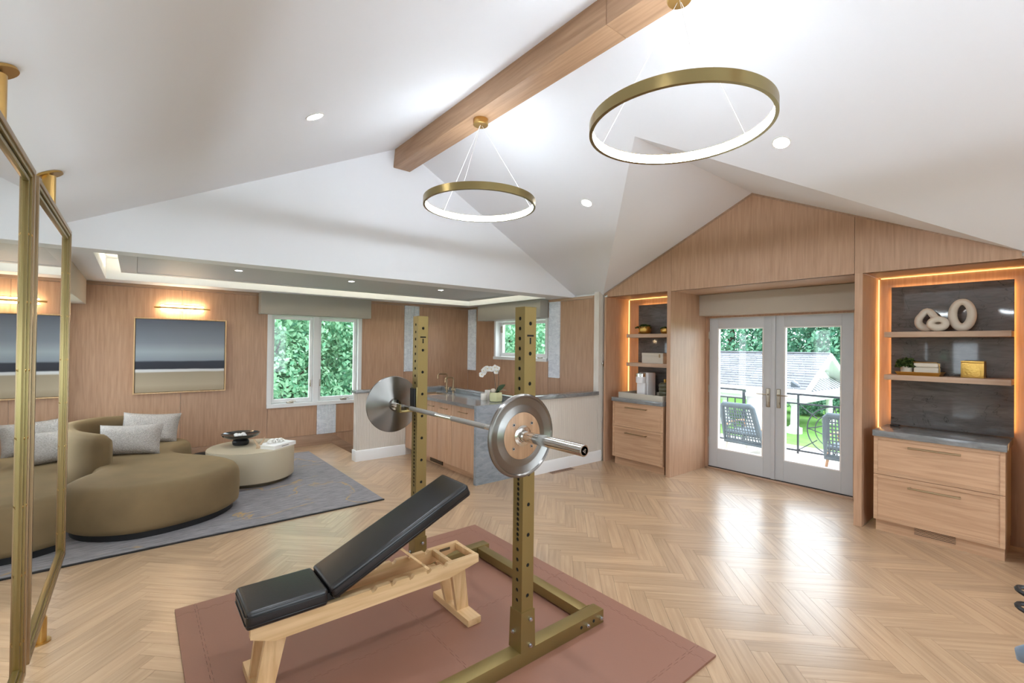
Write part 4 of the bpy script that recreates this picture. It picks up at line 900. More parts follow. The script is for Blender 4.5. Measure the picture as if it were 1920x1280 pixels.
fpos = [st1[int(len(st1)*q)]+Vector((rnd.uniform(-.02, .02), rnd.uniform(-.03, .0), rnd.uniform(-.015, .02))) for q in (.55, .62, .68, .74, .8, .86, .92, .98)] + [st2[-1]+Vector((0, -.01, 0)), st2[-3]+Vector((.01, -.02, 0)), st2[-1]+Vector((.0, 0, -.05))-ux*.02]
for c in fpos:
    n_ = (face+Vector((rnd.uniform(-.4, .4), rnd.uniform(-.4, .4), rnd.uniform(-.3, .3)))).normalized(); a_ = n_.orthogonal().normalized(); b_ = n_.cross(a_); m = MB()
    for k in range(5):
        an = 2*PI*k/5; dr_ = a_*math.cos(an)+b_*math.sin(an); sd = n_.cross(dr_); ll = .036
        m.rings([[c+dr_*(ll*q_)-sd*w2+n_*(.006*q_), c+dr_*(ll*q_)+n_*(.006*q_-.001), c+dr_*(ll*q_)+sd*w2+n_*(.006*q_), c+dr_*(ll*q_)+n_*(.006*q_+.002)] for q_, w2 in ((.05, .004), (.4, .017), (.75, .018), (1, .006))])
    fo = m.build('flower', PETAL, t, smooth=60); MB().ell(c+n_*.006, .006, .006, .006, 8, 5).build('throat', YEL, fo)
def candle(label, x, y, r, h):
    t = thing('jar_candle', label, 'candle', (x, y, zc), 'white jar candles')
    MB().lathe([(r*.94, zc), (r, zc+.006), (r, zc+h), (r-.004, zc+h), (r-.004, zc+h*.8), (.001, zc+h*.79)], (x, y, 0), 28).build('glass_jar', WAX, t)
    MB().lathe([(r*.93, zc+h*.80), (r*.93, zc+h*.86), (.001, zc+h*.87)], (x, y, 0), 24).build('wax', WAX, t); MB().cyl((x, y, zc+h*.86), (x, y, zc+h*.98), .0015, n=6).build('wick', BLACK, t)
candle('squat white glass candle in front, by the orchid pot', 3.49, 4.86, .040, .085); candle('taller white glass candle behind, by the orchid pot', 3.60, 4.93, .038, .115)
# floor vent and thermostat
t = thing('floor_vent', 'flush wooden floor vent along the papered low wall', 'vent', (4.33, 4.27, 0)); B(4.12, 4.53, 4.225, 4.31, .0003, .004, .001).build('vent_frame', PANELD, t)
for k in range(12): B(4.135+.033*k, 4.135+.033*k+.018, 4.237, 4.298, .0042, .0052).build('slat', plain('vent_slot', lin(84, 60, 44), .7) if k == 0 else bpy.data.materials['vent_slot'], t)
t = thing('thermostat', 'round steel thermostat dial on the papered wall strip', 'thermostat', (5.19, 4.32, 1.37))
MB().lathe([(.042, 4.3295), (.042, 4.312), (.038, 4.308), (.034, 4.308)], (5.205, 0, 1.372), 32, 'y').build('dial_ring', STEEL, t); MB().lathe([(.0335, 4.3085), (.001, 4.3085)], (5.205, 0, 1.372), 32, 'y').build('display', plain('black_glass', lin(20, 20, 22), .08), t)
# ------------------------------------------------------------------ built-in drawers, counters, shelves
def drawers(label, y0, y1, vent, dz=0):
    t = thing('drawer_cabinet', label, 'cabinet', (5.4, (y0+y1)/2, 0), 'niche drawer cabinets')
    B(5.192, 5.652, y0+.002, y1-.002, .105, .851+dz).build('carcass', CABZ, t); tk = B(5.222, 5.652, y0+.006, y1-.006, 0, .1045).build('toe_kick', CABW, t)
    for z0, z1, hz in ((.11, .511+dz, .44+dz), (.515+dz, .849+dz, .783+dz)):
        d_ = B(5.176, 5.1915, y0, y1, z0, z1, .001, 1).build('drawer', CABW, t)
        m = MB(); f = .028; X0, X1 = 5.168, 5.1758
        m.box(X0, X1, y0, y0+f, z0, z1, .001, 1); m.box(X0, X1, y1-f, y1, z0, z1, .001, 1); m.box(X0, X1, y0+f, y1-f, z0, z0+f, .001, 1); m.box(X0, X1, y0+f, y1-f, z1-f, z1, .001, 1)
        m.build('drawer_frame', CABW, d_)
        c = (y0+y1)/2+.0; m = MB(); m.cyl((5.135, c-.165, hz), (5.135, c+.165, hz), .008, n=10)
        for s in (-1, 1): m.cyl((5.135, c+s*.155, hz), (5.1757, c+s*.155, hz), .005, n=8)
        m.build('handle', BRONZE, d_)
    if vent:
        g = B(5.2155, 5.2215, .655, .912, .035, .095).build('vent_grille', HOLE_SHADE, t)
        for k in range(5): B(5.211, 5.2152, .655, .912, .036+.0125*k, .043+.0125*k).build('vent_slat', CABW, g)
    o = B(5.145, 5.6545, y0-.01, y1+.005, .8515+dz, .9045 if dz == 0 else .9045+dz, .002).build('countertop', GRANITE); return o
tag(drawers('two-drawer oak cabinet with toe vent in the sculpture niche', .372, 1.185, True), 'grey stone top on the drawer cabinet in the sculpture niche', 'countertop', 'niche stone tops')
tag(drawers('two-drawer oak cabinet under the coffee machine', 3.335, 4.125, False, .02), 'grey stone top under the coffee machine tray', 'countertop', 'niche stone tops')
def shelf(label, y0, y1, z0, z1): tag(B(5.40, 5.6545, y0, y1, z0, z1, .002).build('floating_shelf', PANELY), label, 'shelf', 'floating oak shelves')
shelf('upper oak floating shelf carrying the ring sculptures', .357, 1.165, 1.739, 1.787); shelf('lower oak floating shelf with the gold tray and gold box', .357, 1.165, 1.346, 1.393)
shelf('upper oak floating shelf with the two gold planters', 3.335, 4.075, 1.75, 1.80); shelf('lower oak floating shelf with the cream box', 3.335, 4.075, 1.35, 1.40)
# ring sculptures
def ringsculpt(label, y, z0, hy, hz, r, pts=None, x=5.52):
    m = MB(); n = 40; path = []
    rr = []
    for i in range(n):
        a = 2*PI*i/n; cy, cz = math.cos(a), math.sin(a); k = pts(a) if pts else 1
        path.append((x, y+hy*cy*k, z0+hz*cz*k)); rr.append(r*(1.0+.12*(-cz)))
    m.tube(path, rr, 14, True); zz = min(v.co.z for v in m.bm.verts); m.xf(Matrix.Translation((0, 0, 1.7872-zz)))
    tag(m.build('ring_sculpture', CERAM, smooth=80), label, 'sculpture', 'pale ceramic ring sculptures')
ringsculpt('tall oval pale ceramic ring sculpture, the right one of three', .655, 1.9, .060, .110, .031)
ringsculpt('pointed drop shaped ceramic ring sculpture, the left one of three', .885, 1.9, .060, .064, .030, lambda a: 1+.42*max(0, math.cos(a-PI/2))**10, 5.54)
ringsculpt('small squat oval ceramic ring sculpture, the front one of three', .803, 1.9, .048, .038, .029, None, 5.47)
# lower shelf items
zs = 1.3932
t = thing('gold_tray', 'flat gold tray with flared rim on the lower shelf', 'tray', (5.52, .93, zs))
m = MB(); MBr = lambda a, z: [(5.43-a, .79-a, z), (5.61+a, .79-a, z), (5.61+a, 1.07+a, z), (5.43-a, 1.07+a, z)]
m.rings([MBr(0, zs), MBr(.018, zs+.032), MBr(.015, zs+.032), MBr(-.002, zs+.004)]); m.build('tray_body', GOLDF, t, smooth=0)
def bush(parent, c, r, n, mat, nm='leaves', ls=.018, zsq=.7, seed=1):
    rn = random.Random(seed); m = MB()
    for k in range(n):
        v = Vector((rn.gauss(0, 1), rn.gauss(0, 1), rn.gauss(0, 1))).normalized(); v.z = abs(v.z)*1.0-.15; p_ = Vector(c)+Vector((v.x*r, v.y*r, v.z*r*zsq))*rn.uniform(.5, 1)
        a_ = Vector((rn.gauss(0, 1), rn.gauss(0, 1), rn.gauss(0, 1))).normalized(); b_ = a_.orthogonal().normalized(); l = ls*rn.uniform(.7, 1.3)
        m.face([p_-a_*l, p_+b_*l*.5, p_+a_*l, p_-b_*l*.5])
    return m.build(nm, mat, parent, smooth=0, kind='stuff')
PG = leafmat('pot_leaf', lin(44, 66, 34), lin(110, 128, 74))
t = thing('potted_plant', 'small leafy plant in a white pot on the gold tray', 'plant', (5.50, 1.02, zs+.0045))
MB().lathe([(.034, zs+.0045), (.042, zs+.01), (.044, zs+.08), (.039, zs+.08), (.038, zs+.07), (.001, zs+.07)], (5.50, 1.02, 0), 24).build('pot', CERAM, t); bush(t, (5.50, 1.02, zs+.085), .085, 420, PG, zsq=1.0)
for k in range(6): MB().tube([(5.50, 1.02, zs+.07), (5.50+.04*math.cos(k), 1.02+.04*math.sin(k), zs+.13)], .0015, 5).build('stem', PG, t)
t = thing('lidded_box', 'long rounded taupe box with a gold hoop on the tray', 'box', (5.51, .87, zs+.0045))
B(5.46, 5.56, .795, .965, zs+.0045, zs+.075, .012, 3).build('box_body', CREAM, t); B(5.459, 5.561, .794, .966, zs+.0755, zs+.115, .012, 3).build('lid', CREAM, t)
MB().tube([(5.456, .965, zs+.12), (5.456, .81, zs+.12), (5.456, .79, zs+.105), (5.456, .788, zs+.01)], .0035, 6).build('gold_hoop', BRASS, t)
t = thing('gold_box', 'square hammered gold leaf box at the shelf end', 'box', (5.53, .58, zs)); B(5.455, 5.60, .515, .655, zs, zs+.125, .003).build('box_body', GOLDF, t); B(5.454, 5.601, .514, .656, zs+.1255, zs+.142, .003).build('lid', GOLDF, t)
t = thing('charging_puck', 'small flat black charger on the stone top in the sculpture niche', 'charger', (5.60, 1.12, .905)); B(5.545, 5.61, 1.085, 1.15, .9052, .918, .004).build('puck', BLACK, t); MB().tube([(5.61, 1.12, .912), (5.63, 1.13, .912), (5.65, 1.15, .909)], .003, 6).build('cable', BLACK, t)
# left niche items
zs = 1.8002
def planter(label, y, r, h, x=5.52, n=500, trail=False, seed=2):
    t = thing('gold_planter', label, 'planter', (x, y, zs), 'gold bowl planters')
    MB().lathe([(r*.55, zs), (r*.85, zs+h*.1), (r, zs+h*.45), (r*.96, zs+h*.8), (r*.88, zs+h), (r*.82, zs+h), (r*.85, zs+h*.8), (.001, zs+h*.75)], (x, y, 0), 32).build('bowl', GOLDF, t, smooth=60)
    bush(t, (x, y, zs+h*.9), r*1.0, n, PG, zsq=.55 if trail else .4, seed=seed)
    if trail:
        bush(t, (x-.03, y+r*.9, zs+h*.85), r*.45, 120, PG, 'trailing_leaves', zsq=.5, seed=9)
planter('larger gold bowl planter with trailing greenery, by the niche side', 3.86, .088, .105, trail=True); planter('smaller gold bowl planter with moss, near the pillar', 3.53, .068, .075, n=400, seed=5)
zs = 1.4002
t = thing('cream_box', 'cream leather storage box with strap on the lower shelf', 'box', (5.52, 3.68, zs)); B(5.44, 5.60, 3.515, 3.845, zs, zs+.10, .003).build('box_body', CREAM, t); B(5.438, 5.602, 3.513, 3.847, zs+.1005, zs+.14, .003).build('lid', CREAM, t); B(5.432, 5.4378, 3.555, 3.575, zs+.08, zs+.125, .002).build('strap', BRONZE, t)
zs = .9248
t = thing('serving_tray', 'pale shagreen serving tray on the stone top', 'tray', (5.36, 3.62, zs)); m = MB(); x0, x1, y0, y1 = 5.17, 5.60, 3.345, 4.03
m.box(x0, x1, y0, y1, zs, zs+.01); m.box(x0, x0+.012, y0, y1, zs+.01, zs+.075, .002); m.box(x1-.012, x1, y0, y1, zs+.01, zs+.075, .002); m.box(x0+.012, x1-.012, y0, y0+.012, zs+.01, zs+.075, .002); m.box(x0+.012, x1-.012, y1-.012, y1, zs+.01, zs+.075, .002)
m.build('tray_body', plain('shagreen', lin(178, 170, 156), .6, bump=.3, bscale=120), t); MB().cyl((5.30, 3.338, zs+.05), (5.45, 3.338, zs+.05), .006, n=8).build('handle', BRASS, t)
zs = .9352
t = thing('coffee_machine', 'white pod coffee machine with a chrome head on the tray', 'coffee machine', (5.40, 3.75, zs)); CW = plain('white_gloss', lin(225, 222, 222), .25)
B(5.36, 5.54, 3.69, 3.84, zs, zs+.335, .012, 3).build('body', CW, t); B(5.25, 5.359, 3.70, 3.83, zs, zs+.02, .008).build('drip_base', CW, t); B(5.31, 5.3595, 3.70, 3.83, zs+.0205, zs+.20, .004).build('column', CW, t)
MB().lathe([(.062, zs+.2005), (.066, zs+.21), (.066, zs+.285)], (5.315, 3.77, 0), 32).build('head', CW, t); MB().lathe([(.067, zs+.2855), (.067, zs+.325), (.06, zs+.333), (.001, zs+.334)], (5.315, 3.77, 0), 32).build('chrome_lid', STEEL, t)
B(5.5405, 5.585, 3.70, 3.83, zs+.02, zs+.30, .01).build('water_tank', plain('smoked_tank', lin(70, 68, 66), .15), t)
t = thing('stacked_canister', 'olive ribbed canister with gold knob on the tray', 'canister', (5.47, 3.50, zs)); OL = plain('olive_glaze', lin(92, 88, 68), .3)
m = MB(); pf = [(.05, zs)]
for k in range(4): pf += [(.078, zs+.01+.05*k), (.082, zs+.025+.05*k), (.078, zs+.042+.05*k), (.072, zs+.048+.05*k)]
pf += [(.06, zs+.212), (.001, zs+.214)]
m.lathe(pf, (5.47, 3.50, 0), 32); m.build('canister_body', OL, t, smooth=50); MB().lathe([(.012, zs+.2145), (.018, zs+.235), (.015, zs+.26), (.001, zs+.264)], (5.47, 3.50, 0), 16).build('knob', GOLDF, t)
t = thing('espresso_cup', 'tiny cream espresso cup in front of the canister', 'cup', (5.30, 3.60, zs)); MB().lathe([(.018, zs), (.024, zs+.01), (.028, zs+.05), (.025, zs+.05), (.02, zs+.012), (.001, zs+.01)], (5.30, 3.60, 0), 20).build('cup_body', CERAM, t); MB().tube([(5.30, 3.573, zs+.042), (5.30, 3.555, zs+.035), (5.30, 3.558, zs+.02), (5.30, 3.575, zs+.015)], .004, 6).build('handle', CERAM, t)
# training machine poking in at the right edge
t = thing('training_bench', 'leather training bench with grey bumper cut off by the right edge', 'exercise machine', (2.55, -.15, 0))
B(2.15, 2.75, -.55, .085, .40, .55, .03, 3).build('leather_body', plain('tan_leather', lin(140, 90, 62), .5), t)
MB().tube([(2.30, -.05, .64), (2.30, .06, .64), (2.32, .10, .625), (2.34, .125, .60), (2.34, .13, .575)], [.03, .03, .029, .024, .012], 14).build('bumper', plain('blue_grey_vinyl', lin(120, 140, 160), .35), t)
for x in (2.2, 2.7):
    for y in (-.5, .03): B(x-.03, x+.03, y-.03, y+.03, 0, .40, .004).build('leg', ASHZ, t)
B(2.26, 2.35, -.2, -.06, .55, .80, .004).build('post', ASHZ, t)
for z in (.755, .695): MB().tube([(2.50+.045*math.cos(a), .10+.05*math.sin(a), z+.006*math.sin(a)) for a in [2*PI*i/20 for i in range(20)]], .008, 8, True).build('grip_ring', BLACK, t)
MB().tube([(2.35, -.13, .72), (2.45, -.02, .72), (2.50, .05, .72)], .010, 8).build('grip_arm', BLACK, t)
# ------------------------------------------------------------------ outside: balcony
dk = thing('balcony_deck', None, None, (7.2, 2.5, -.2), kind='structure')
B(6.251, 8.70, -1.0, 7.6, -.30, -.075).build('deck_base', EXTW, dk)
y = -.98
while y < 7.5:
    B(6.252, 8.47, y+.003, y+.137, -.0745, -.05, .003, 1).build('deck_board', DECKW, dk); y += .14
B(8.47, 8.69, -1.0, 7.6, -.0745, -.03, .004).build('deck_curb', EXTW, dk)
ry = 7.93
def bar(m, p0, p1, r=.009): m.cyl(p0, p1, r, n=8)
rl = thing('balcony_railing', 'black iron balcony railing with big circle motif right of the white pier', 'railing', (ry, 2.1, -.05))
for za_, r in ((.92, .014), (.78, .010), (.06, .012)):
    MB().box(ry-.014, ry+.014, -.9, 2.98, za_-r, za_+r).build('rail', IRON, rl)
for yy in (2.95, 2.76, 1.80, .84, -.1): MB().box(ry-.012, ry+.012, yy-.012, yy+.012, -.05, .92).build('post', IRON, rl)
for yc in (2.28, 1.32, .36):
    zc_ = .42; R_ = .355
    MB().tube([(ry, yc+R_*math.cos(a), zc_+R_*math.sin(a)) for a in [2*PI*i/48 for i in range(48)]], .009, 6, True).build('circle', IRON, rl)
    MB().tube([(ry, yc+.25*math.cos(a), zc_+.25*math.sin(a)) for a in [2*PI*i/40 for i in range(40)]], .007, 6, True).build('inner_circle', IRON, rl)
    for sy in (-1, 1):
        for sz in (-1, 1): MB().tube([(ry, yc+sy*.47, zc_+sz*.35), (ry, yc+sy*.22, zc_+sz*.16)], .008, 6).build('corner_bar', IRON, rl)
    for k in range(4):
        a = k*PI/2
        for s in (-1, 1): MB().tube([(ry, yc+R_*math.cos(a), zc_+R_*math.sin(a)), (ry, yc+.24*math.cos(a+s*.12), zc_+.24*math.sin(a+s*.12)), (ry, yc+.14*math.cos(a+s*.55), zc_+.14*math.sin(a+s*.55))], .008, 6).build('petal_bar', IRON, rl)
rl = thing('balcony_railing', 'black iron balcony railing of plain uprights left of the white pier', 'railing', (ry, 5, -.05))
for za_, r in ((.92, .014), (.78, .010), (.06, .012)): MB().box(ry-.014, ry+.014, 3.56, 6.9, za_-r, za_+r).build('rail', IRON, rl)
MB().box(ry-.018, ry+.018, 3.56, 3.60, -.05, .92).build('post', IRON, rl)
for k in range(24): MB().box(ry-.007, ry+.007, 3.72+.13*k, 3.734+.13*k, .06, .78).build('baluster', IRON, rl)
pi_ = thing('balcony_pier', 'white panelled pier between the two balcony railings', 'pier', (8.0, 3.27, -.05))
B(7.80, 8.20, 3.06, 3.48, -.0495, .84, .003).build('shaft', EXTW, pi_); B(7.74, 8.26, 3.0, 3.54, .8405, .90, .01).build('cap', EXTW, pi_); B(7.77, 8.23, 3.03, 3.51, .9005, .97, .02).build('cap_top', EXTW, pi_)
m = MB(); m.box(7.792, 7.7995, 3.12, 3.14, .1, .72); m.box(7.792, 7.7995, 3.40, 3.42, .1, .72); m.box(7.792, 7.7995, 3.14, 3.40, .1, .12); m.box(7.792, 7.7995, 3.14, 3.40, .70, .72); m.build('panel_moulding', EXTW, pi_)
B(7.77, 7.7995, 3.03, 3.51, -.0495, .06, .004).build('base_moulding', EXTW, pi_)
def chair(label, loc, rz, legm):
    t = thing('woven_chair', label, 'chair', loc, 'woven balcony chairs', rz)
    lean = math.radians(-20); wd, h, wt = .60, .64, .48
    Mb = Matrix.Translation((-.32, 0, .20)) @ Matrix.Rotation(lean, 4, 'Y')
    m = MB(); m.tube([(0, -wd/2, 0), (0, -wd/4-wt/4, h/2), (0, -wt/2, h-.03), (0, -wt/2+.03, h), (0, wt/2-.03, h), (0, wt/2, h-.03), (0, wd/4+wt/4, h/2), (0, wd/2, 0)], .034, 10, True); m.xf(Mb).build('back_frame', WICKER, t, local=True)
    m = MB(); n = 12
    for i in range(n):
        q = -1+2*i/(n-1); a_, b_ = q*(wd/2-.05), q*(wt/2-.04); m.prism([(a_-.009, .03), (a_+.009, .03), (b_+.009, h-.02), (b_-.009, h-.02)], 'x', -.010, -.004)
    k = 11
    for j in range(k):
        zz = .045+(h-.09)*j/(k-1); hw_ = wd/2+(wt-wd)/2*zz/h-.02; m.box(-.0039, .003, -hw_, hw_, zz-.009, zz+.009)
    m.xf(Mb).build('woven_back', WICKER, t, local=True, smooth=0, kind='stuff')
    m = MB(); m.box(-.30, .30, -wd/2, wd/2, .30, .36, .025, 3); m.build('woven_seat', WICKER, t, local=True)
    for s in (-1, 1):
        MB().cyl((-.25, s*(wd/2-.03), .32), (-.36, s*(wd/2-.01), 0), .022, .015, 10).build('leg', legm, t, local=True); MB().cyl((.27, s*(wd/2-.04), .32), (.29, s*(wd/2-.02), 0), .022, .015, 10).build('leg', legm, t, local=True)
        MB().tube([(-.40, s*(wd/2-.03), .44), (-.1, s*(wd/2+.02), .48), (.24, s*(wd/2+.01), .47), (.27, s*(wd/2), .34)], .018, 8).build('arm', CHAIRW, t, local=True)
PALEW = plain('pale_teak', lin(214, 204, 194), .6)
chair('grey woven chair on the balcony seen through the left door', (7.68, 3.30, -.0498), math.radians(-4), PALEW)
chair('grey woven chair on the balcony seen through the right door', (7.64, 1.91, -.0498), math.radians(0), CHAIRW)
def farther(o, k):
    o.location = Vector((0, 0, 1.62)) + (W[o.name]-Vector((0, 0, 1.62)))*k; o.scale = (k, k, k)
for o in [q for q in COL.objects if q.name.startswith('balcony_railing')]: farther(o, 1.04)
farther(pi_, 1.065)
# ------------------------------------------------------------------ garden pavilion
ZG = -2.9; ZP = -.784; KP = 1.88
o = B(-40, 70, -50, 70, ZG-.2, ZG).build('ground', GRASSM); struct(o)
o = B(8.3, 24, 1.0, 30, ZG, ZG+.02).build('patio', PAVE); struct(o)
o = B(-20, 20, -26, -3.2, ZG, ZG+.02).build('bounce_paving', PAVE); struct(o)  # unseen pale paving, added to bounce neutral light into the room
o = B(-20, -1.3, -3.19, 9, ZG, ZG+.02).build('side_bounce_paving', PAVE); struct(o)  # unseen paving, added to bounce daylight up to the left ceiling
pv = thing('garden_pavilion', 'white garden pavilion with grey shingle roof beyond the balcony', 'pavilion', (16.2, 7, ZP))
gx_, hz_, ez, hw = 16.1, 1.47, .50, 1.9
def roof_slope(x_e, x_r, y0, y1, z_e, z_r, name='roof_slope'):
    m = MB(); n = 15; ln = 0
    for k in range(n):
        a, b_ = k/n, (k+1)/n
        P = lambda q, up: (x_e+(x_r-x_e)*q, z_e+(z_r-z_e)*q+up)
        yy = y0; rr = random.Random(k)
        while yy < y1:
            wv_ = rr.uniform(.16, .34); ye = min(yy+wv_, y1); up = rr.uniform(.028, .042)
            (xa, za_), (xb, zb_) = P(a, up), P(b_, .012)
            xc, zc2 = P(a, 0)
            m.face([(xa, yy+.006, za_), (xa, ye-.006, za_), (xb, ye-.006, zb_), (xb, yy+.006, zb_)]); m.face([(xc, yy+.006, zc2), (xc, ye-.006, zc2), (xa, ye-.006, za_), (xa, yy+.006, za_)])
            yy = ye
    m.build('shingles', SHING, pv, smooth=0, kind='stuff')
    MB().prism([(x_e, z_e), (x_r, z_r), (x_r, z_r-.08), (x_e, z_e-.08)], 'y', y0, y1).build(name, EXTW, pv, smooth=0)
roof_slope(gx_-hw, gx_, 4.75, 9.5, ez, hz_); roof_slope(gx_+hw, gx_, 4.75, 9.5, ez, hz_)
B(gx_-.07, gx_+.07, 4.75, 9.5, hz_+.01, hz_+.05, .02).build('ridge_cap', SHING, pv)
for s in (-1, 1): MB().prism([(gx_, hz_+.02), (gx_+s*(hw+.02), ez+.02), (gx_+s*(hw+.02), ez-.16), (gx_, hz_-.16)], 'y', 4.70, 4.749).build('rake_board', EXTW, pv, smooth=0)
MB().prism([(gx_-hw+.1, ez-.05), (gx_+hw-.1, ez-.05), (gx_, hz_-.1)], 'y', 5.15, 5.2).build('gable_panel', EXTW, pv, smooth=0)
MB().prism([(4.72, ez-.06), (5.149, ez+.20), (5.149, ez-.06)], 'x', gx_-hw+.05, gx_+hw-.05).build('skirt_roof', DARKW, pv, smooth=0)
for k in range(14):
    x = gx_-hw+.25+k*.26; MB().prism([(4.715, ez-.045), (5.149, ez+.225), (5.149, ez+.20), (4.715, ez-.07)], 'x', x, x+.05).build('standing_seam', EXTW, pv, smooth=0)
B(gx_-hw-.1, gx_+hw+.1, 4.66, 4.86, ez-.22, ez-.07).build('entablature', EXTW, pv); B(gx_-hw-.08, gx_-hw+.1, 4.86, 9.5, ez-.25, ez-.085).build('eave_board', EXTW, pv)
B(gx_-hw+.15, gx_+hw-.15, 4.95, 9.3, ez-.42, ez-.26).build('beam', EXTW, pv)
for x in (gx_-1.45, gx_+1.45):
    for y_ in (5.2, 7.2, 9.2):
        MB().lathe([(.20, ZP), (.20, ZP+.16), (.13, ZP+.17), (.13, ZP+.2), (.098, ZP+.23), (.086, ez-.52), (.12, ez-.49), (.12, ez-.42)], (x, y_, 0), 20).build('column', EXTW, pv)
# crossing lower roof to the left
roof_slope(11.6, 16.1, 9.3, 14.5, -.55, 1.62, 'wing_slope')
B(12.0, 17.5, 9.6, 14.2, ZP, -.4).build('wing_wall', EXTW, pv); B(16.0, 16.2, 9.2, 14.5, 1.60, 1.68).build('wing_ridge', SHING, pv)
for a_, b_, n_ in (((16.1, 8.6, 1.5), (13.0, 7.6, .06), 'valley'),): MB().tube([a_, b_], .05, 6).build('valley_flashing', DARKW, pv)
pv.location = Vector((0, 0, 1.62)) + (Vector((16.2, 7, ZP)) - Vector((0, 0, 1.62)))*KP; pv.scale = (KP, KP, KP)
# ------------------------------------------------------------------ vegetation
import numpy as np
def crown(parent, blobs, n, ls, mat, seed, nm='crown'):
    rg = np.random.default_rng(seed); tot = sum(b[3]*b[4] for b in blobs); V = []
    for (cx, cy, cz, rx, rz) in blobs:
        k = int(n*rx*rz/tot); d_ = rg.normal(size=(k, 3)); d_ /= np.linalg.norm(d_, axis=1)[:, None]
        q = rg.uniform(.45, 1.05, size=(k, 1))**.5; lump = 1+.18*np.sin(d_[:, :1]*9+seed)*np.cos(d_[:, 1:2]*8+d_[:, 2:3]*7)
        c = d_*q*lump*np.array([rx, rx, rz])+np.array([cx, cy, cz])
        nn = d_+rg.normal(scale=.7, size=(k, 3))+np.array([0, 0, .5]); nn /= np.linalg.norm(nn, axis=1)[:, None]
        a = np.cross(nn, rg.normal(size=(k, 3))); a /= np.linalg.norm(a, axis=1)[:, None]; b = np.cross(nn, a)
        l = ls*rg.uniform(.6, 1.4, size=(k, 1))
        V.append(np.stack([c-a*l, c+b*l*.55+nn*l*.12, c+a*l, c-b*l*.55+nn*l*.12], 1))
    V = np.concatenate(V).reshape(-1, 3); nf = len(V)//4
    if parent is not None: V = V-np.array(W[parent.name])
    me = bpy.data.meshes.new(nm); me.from_pydata(V.tolist(), [], np.arange(nf*4).reshape(-1, 4).tolist()); me.materials.append(mat)
    o = bpy.data.objects.new(nm, me); COL.objects.link(o); o.parent = parent; o['kind'] = 'stuff'
    if parent is not None: W[o.name] = W[parent.name]
    return o
def tree(label, x, y, top, blobs, n, ls, mat, seed, r=.16, group='garden trees'):
    t = thing('leafy_tree', label, 'tree', (x, y, ZG), group)
    MB().tube([(x, y, ZG), (x+.1, y, ZG+(top-ZG)*.35), (x-.05, y+.1, ZG+(top-ZG)*.7), (x, y, top)], [r, r*.8, r*.5, r*.15], 9).build('trunk', BARK, t)
    rn = random.Random(seed)
    for k in range(6):
        z = ZG+(top-ZG)*(.4+.09*k); a = rn.uniform(0, 6.28); l = (top-ZG)*.22
        MB().tube([(x, y, z), (x+l*.5*math.cos(a), y+l*.5*math.sin(a), z+l*.3), (x+l*math.cos(a), y+l*math.sin(a), z+l*.75)], [r*.35, r*.25, r*.08], 6).build('branch', BARK, t)
    crown(t, blobs, n, ls, mat, seed)
tree('bright leafy tree filling the left pane of the wide window', 2.3, 12.2, 3.2, [(2.2, 12.2, .6, 1.9, 2.0), (2.6, 12.0, 2.4, 1.5, 1.3), (1.5, 12.4, -1.6, 1.7, 1.3)], 34000, .055, LEAFA, 1)
tree('bright leafy tree filling the right pane of the wide window', 5.0, 12.4, 3.4, [(4.9, 12.3, .5, 1.9, 2.1), (4.4, 12.0, 2.6, 1.5, 1.2), (4.6, 12.0, -1.7, 1.9, 1.3)], 34000, .055, LEAFA, 2)
tree('deeper green tree standing behind the window trees', 3.6, 15.5, 4.5, [(3.6, 15.5, 1.0, 4.0, 3.5), (6.5, 16.0, .5, 3, 3.5), (.5, 15.5, .5, 3, 3.5)], 24000, .12, LEAFB, 3)
tree('pale green tree seen through the small corner window', 10.3, 11.8, 4.5, [(10.2, 11.6, 2.2, 2.2, 1.9), (9.0, 12.6, 1.4, 1.8, 1.6), (11.5, 10.2, 2.4, 1.7, 1.5)], 24000, .065, LEAFA, 4)
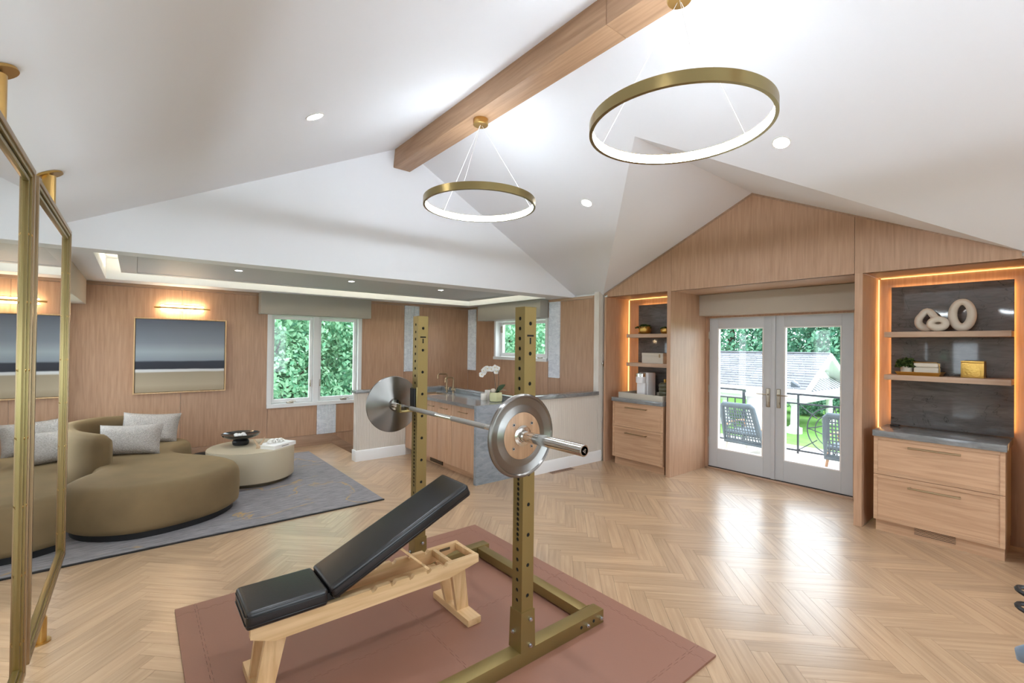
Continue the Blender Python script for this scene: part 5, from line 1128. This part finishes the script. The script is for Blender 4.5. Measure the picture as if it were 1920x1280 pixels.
tree('dark broad tree behind the pale one at the corner window', 14.5, 18.0, 6.5, [(14.5, 18, 2.0, 4.5, 4.5), (18.0, 16.5, 2.5, 3.5, 4)], 14000, .18, LEAFB, 5)
for i, (x, y_, tp, lb) in enumerate(((27, 17.5, 8, 'dense deep green tree left behind the pavilion roof'), (27.5, 13.2, 9, 'dense deep green tree second from left behind the pavilion'), (28, 9.2, 9, 'dense green tree above the pavilion gable'), (26.5, 5.6, 8, 'tall green tree right behind the pavilion gable'), (27, 1.6, 9, 'tall green tree at the far right of the door view'))):
    q = 1.75; x, y_ = x*q, y_*q
    tree(lb, x, y_, tp*q, [(x, y_, 3.3, 5.9, 7.3), (x+.9, y_+2.6, 7.9, 4.5, 4.5), (x-1.4, y_-2.1, -.9, 4.5, 3.0), (x-.9, y_+2.1, -1.2, 4.5, 2.6)], 30000, .19, (LEAFC, LEAFB, LEAFC, LEAFB, LEAFB)[i], 20+i, .45)
tree('small bright shrub-like tree right of the pavilion', 38.5, 7.5, 1.4, [(38.5, 7.5, -.6, 2.0, 2.4), (38.8, 6.2, -1.4, 1.8, 1.5)], 7000, .15, LEAFA, 40, .1)
def hyd(label, x, y_, seed):
    t = thing('hydrangea_bush', label, 'bush', (x, y_, ZG), 'white hydrangeas')
    crown(t, [(x, y_, ZG+.95, 1.3, 1.0)], 2400, .11, LEAFB, seed, 'foliage'); rn = random.Random(seed)
    for k in range(16):
        a, b_ = rn.uniform(0, 6.28), rn.uniform(.1, 1.3); MB().ell((x+1.33*math.cos(a)*math.cos(b_), y_+1.33*math.sin(a)*math.cos(b_), ZG+.95+1.03*math.sin(b_)), .17, .17, .14, 8, 6).build('flower_head', PETAL, t)
for i, (x, y_, s) in enumerate(((36, 14.6, 'leftmost, seen between the pavilion columns'), (36, 11.8, 'second from left, behind the pavilion columns'), (36, 8.9, 'third from left, right of the last column'), (36.4, 5.4, 'fourth from left, near the door post'), (36.8, 1.8, 'rightmost, beside the lawn'))): hyd('white flowering hydrangea bush on the lawn, ' + s, x, y_, 60+i)
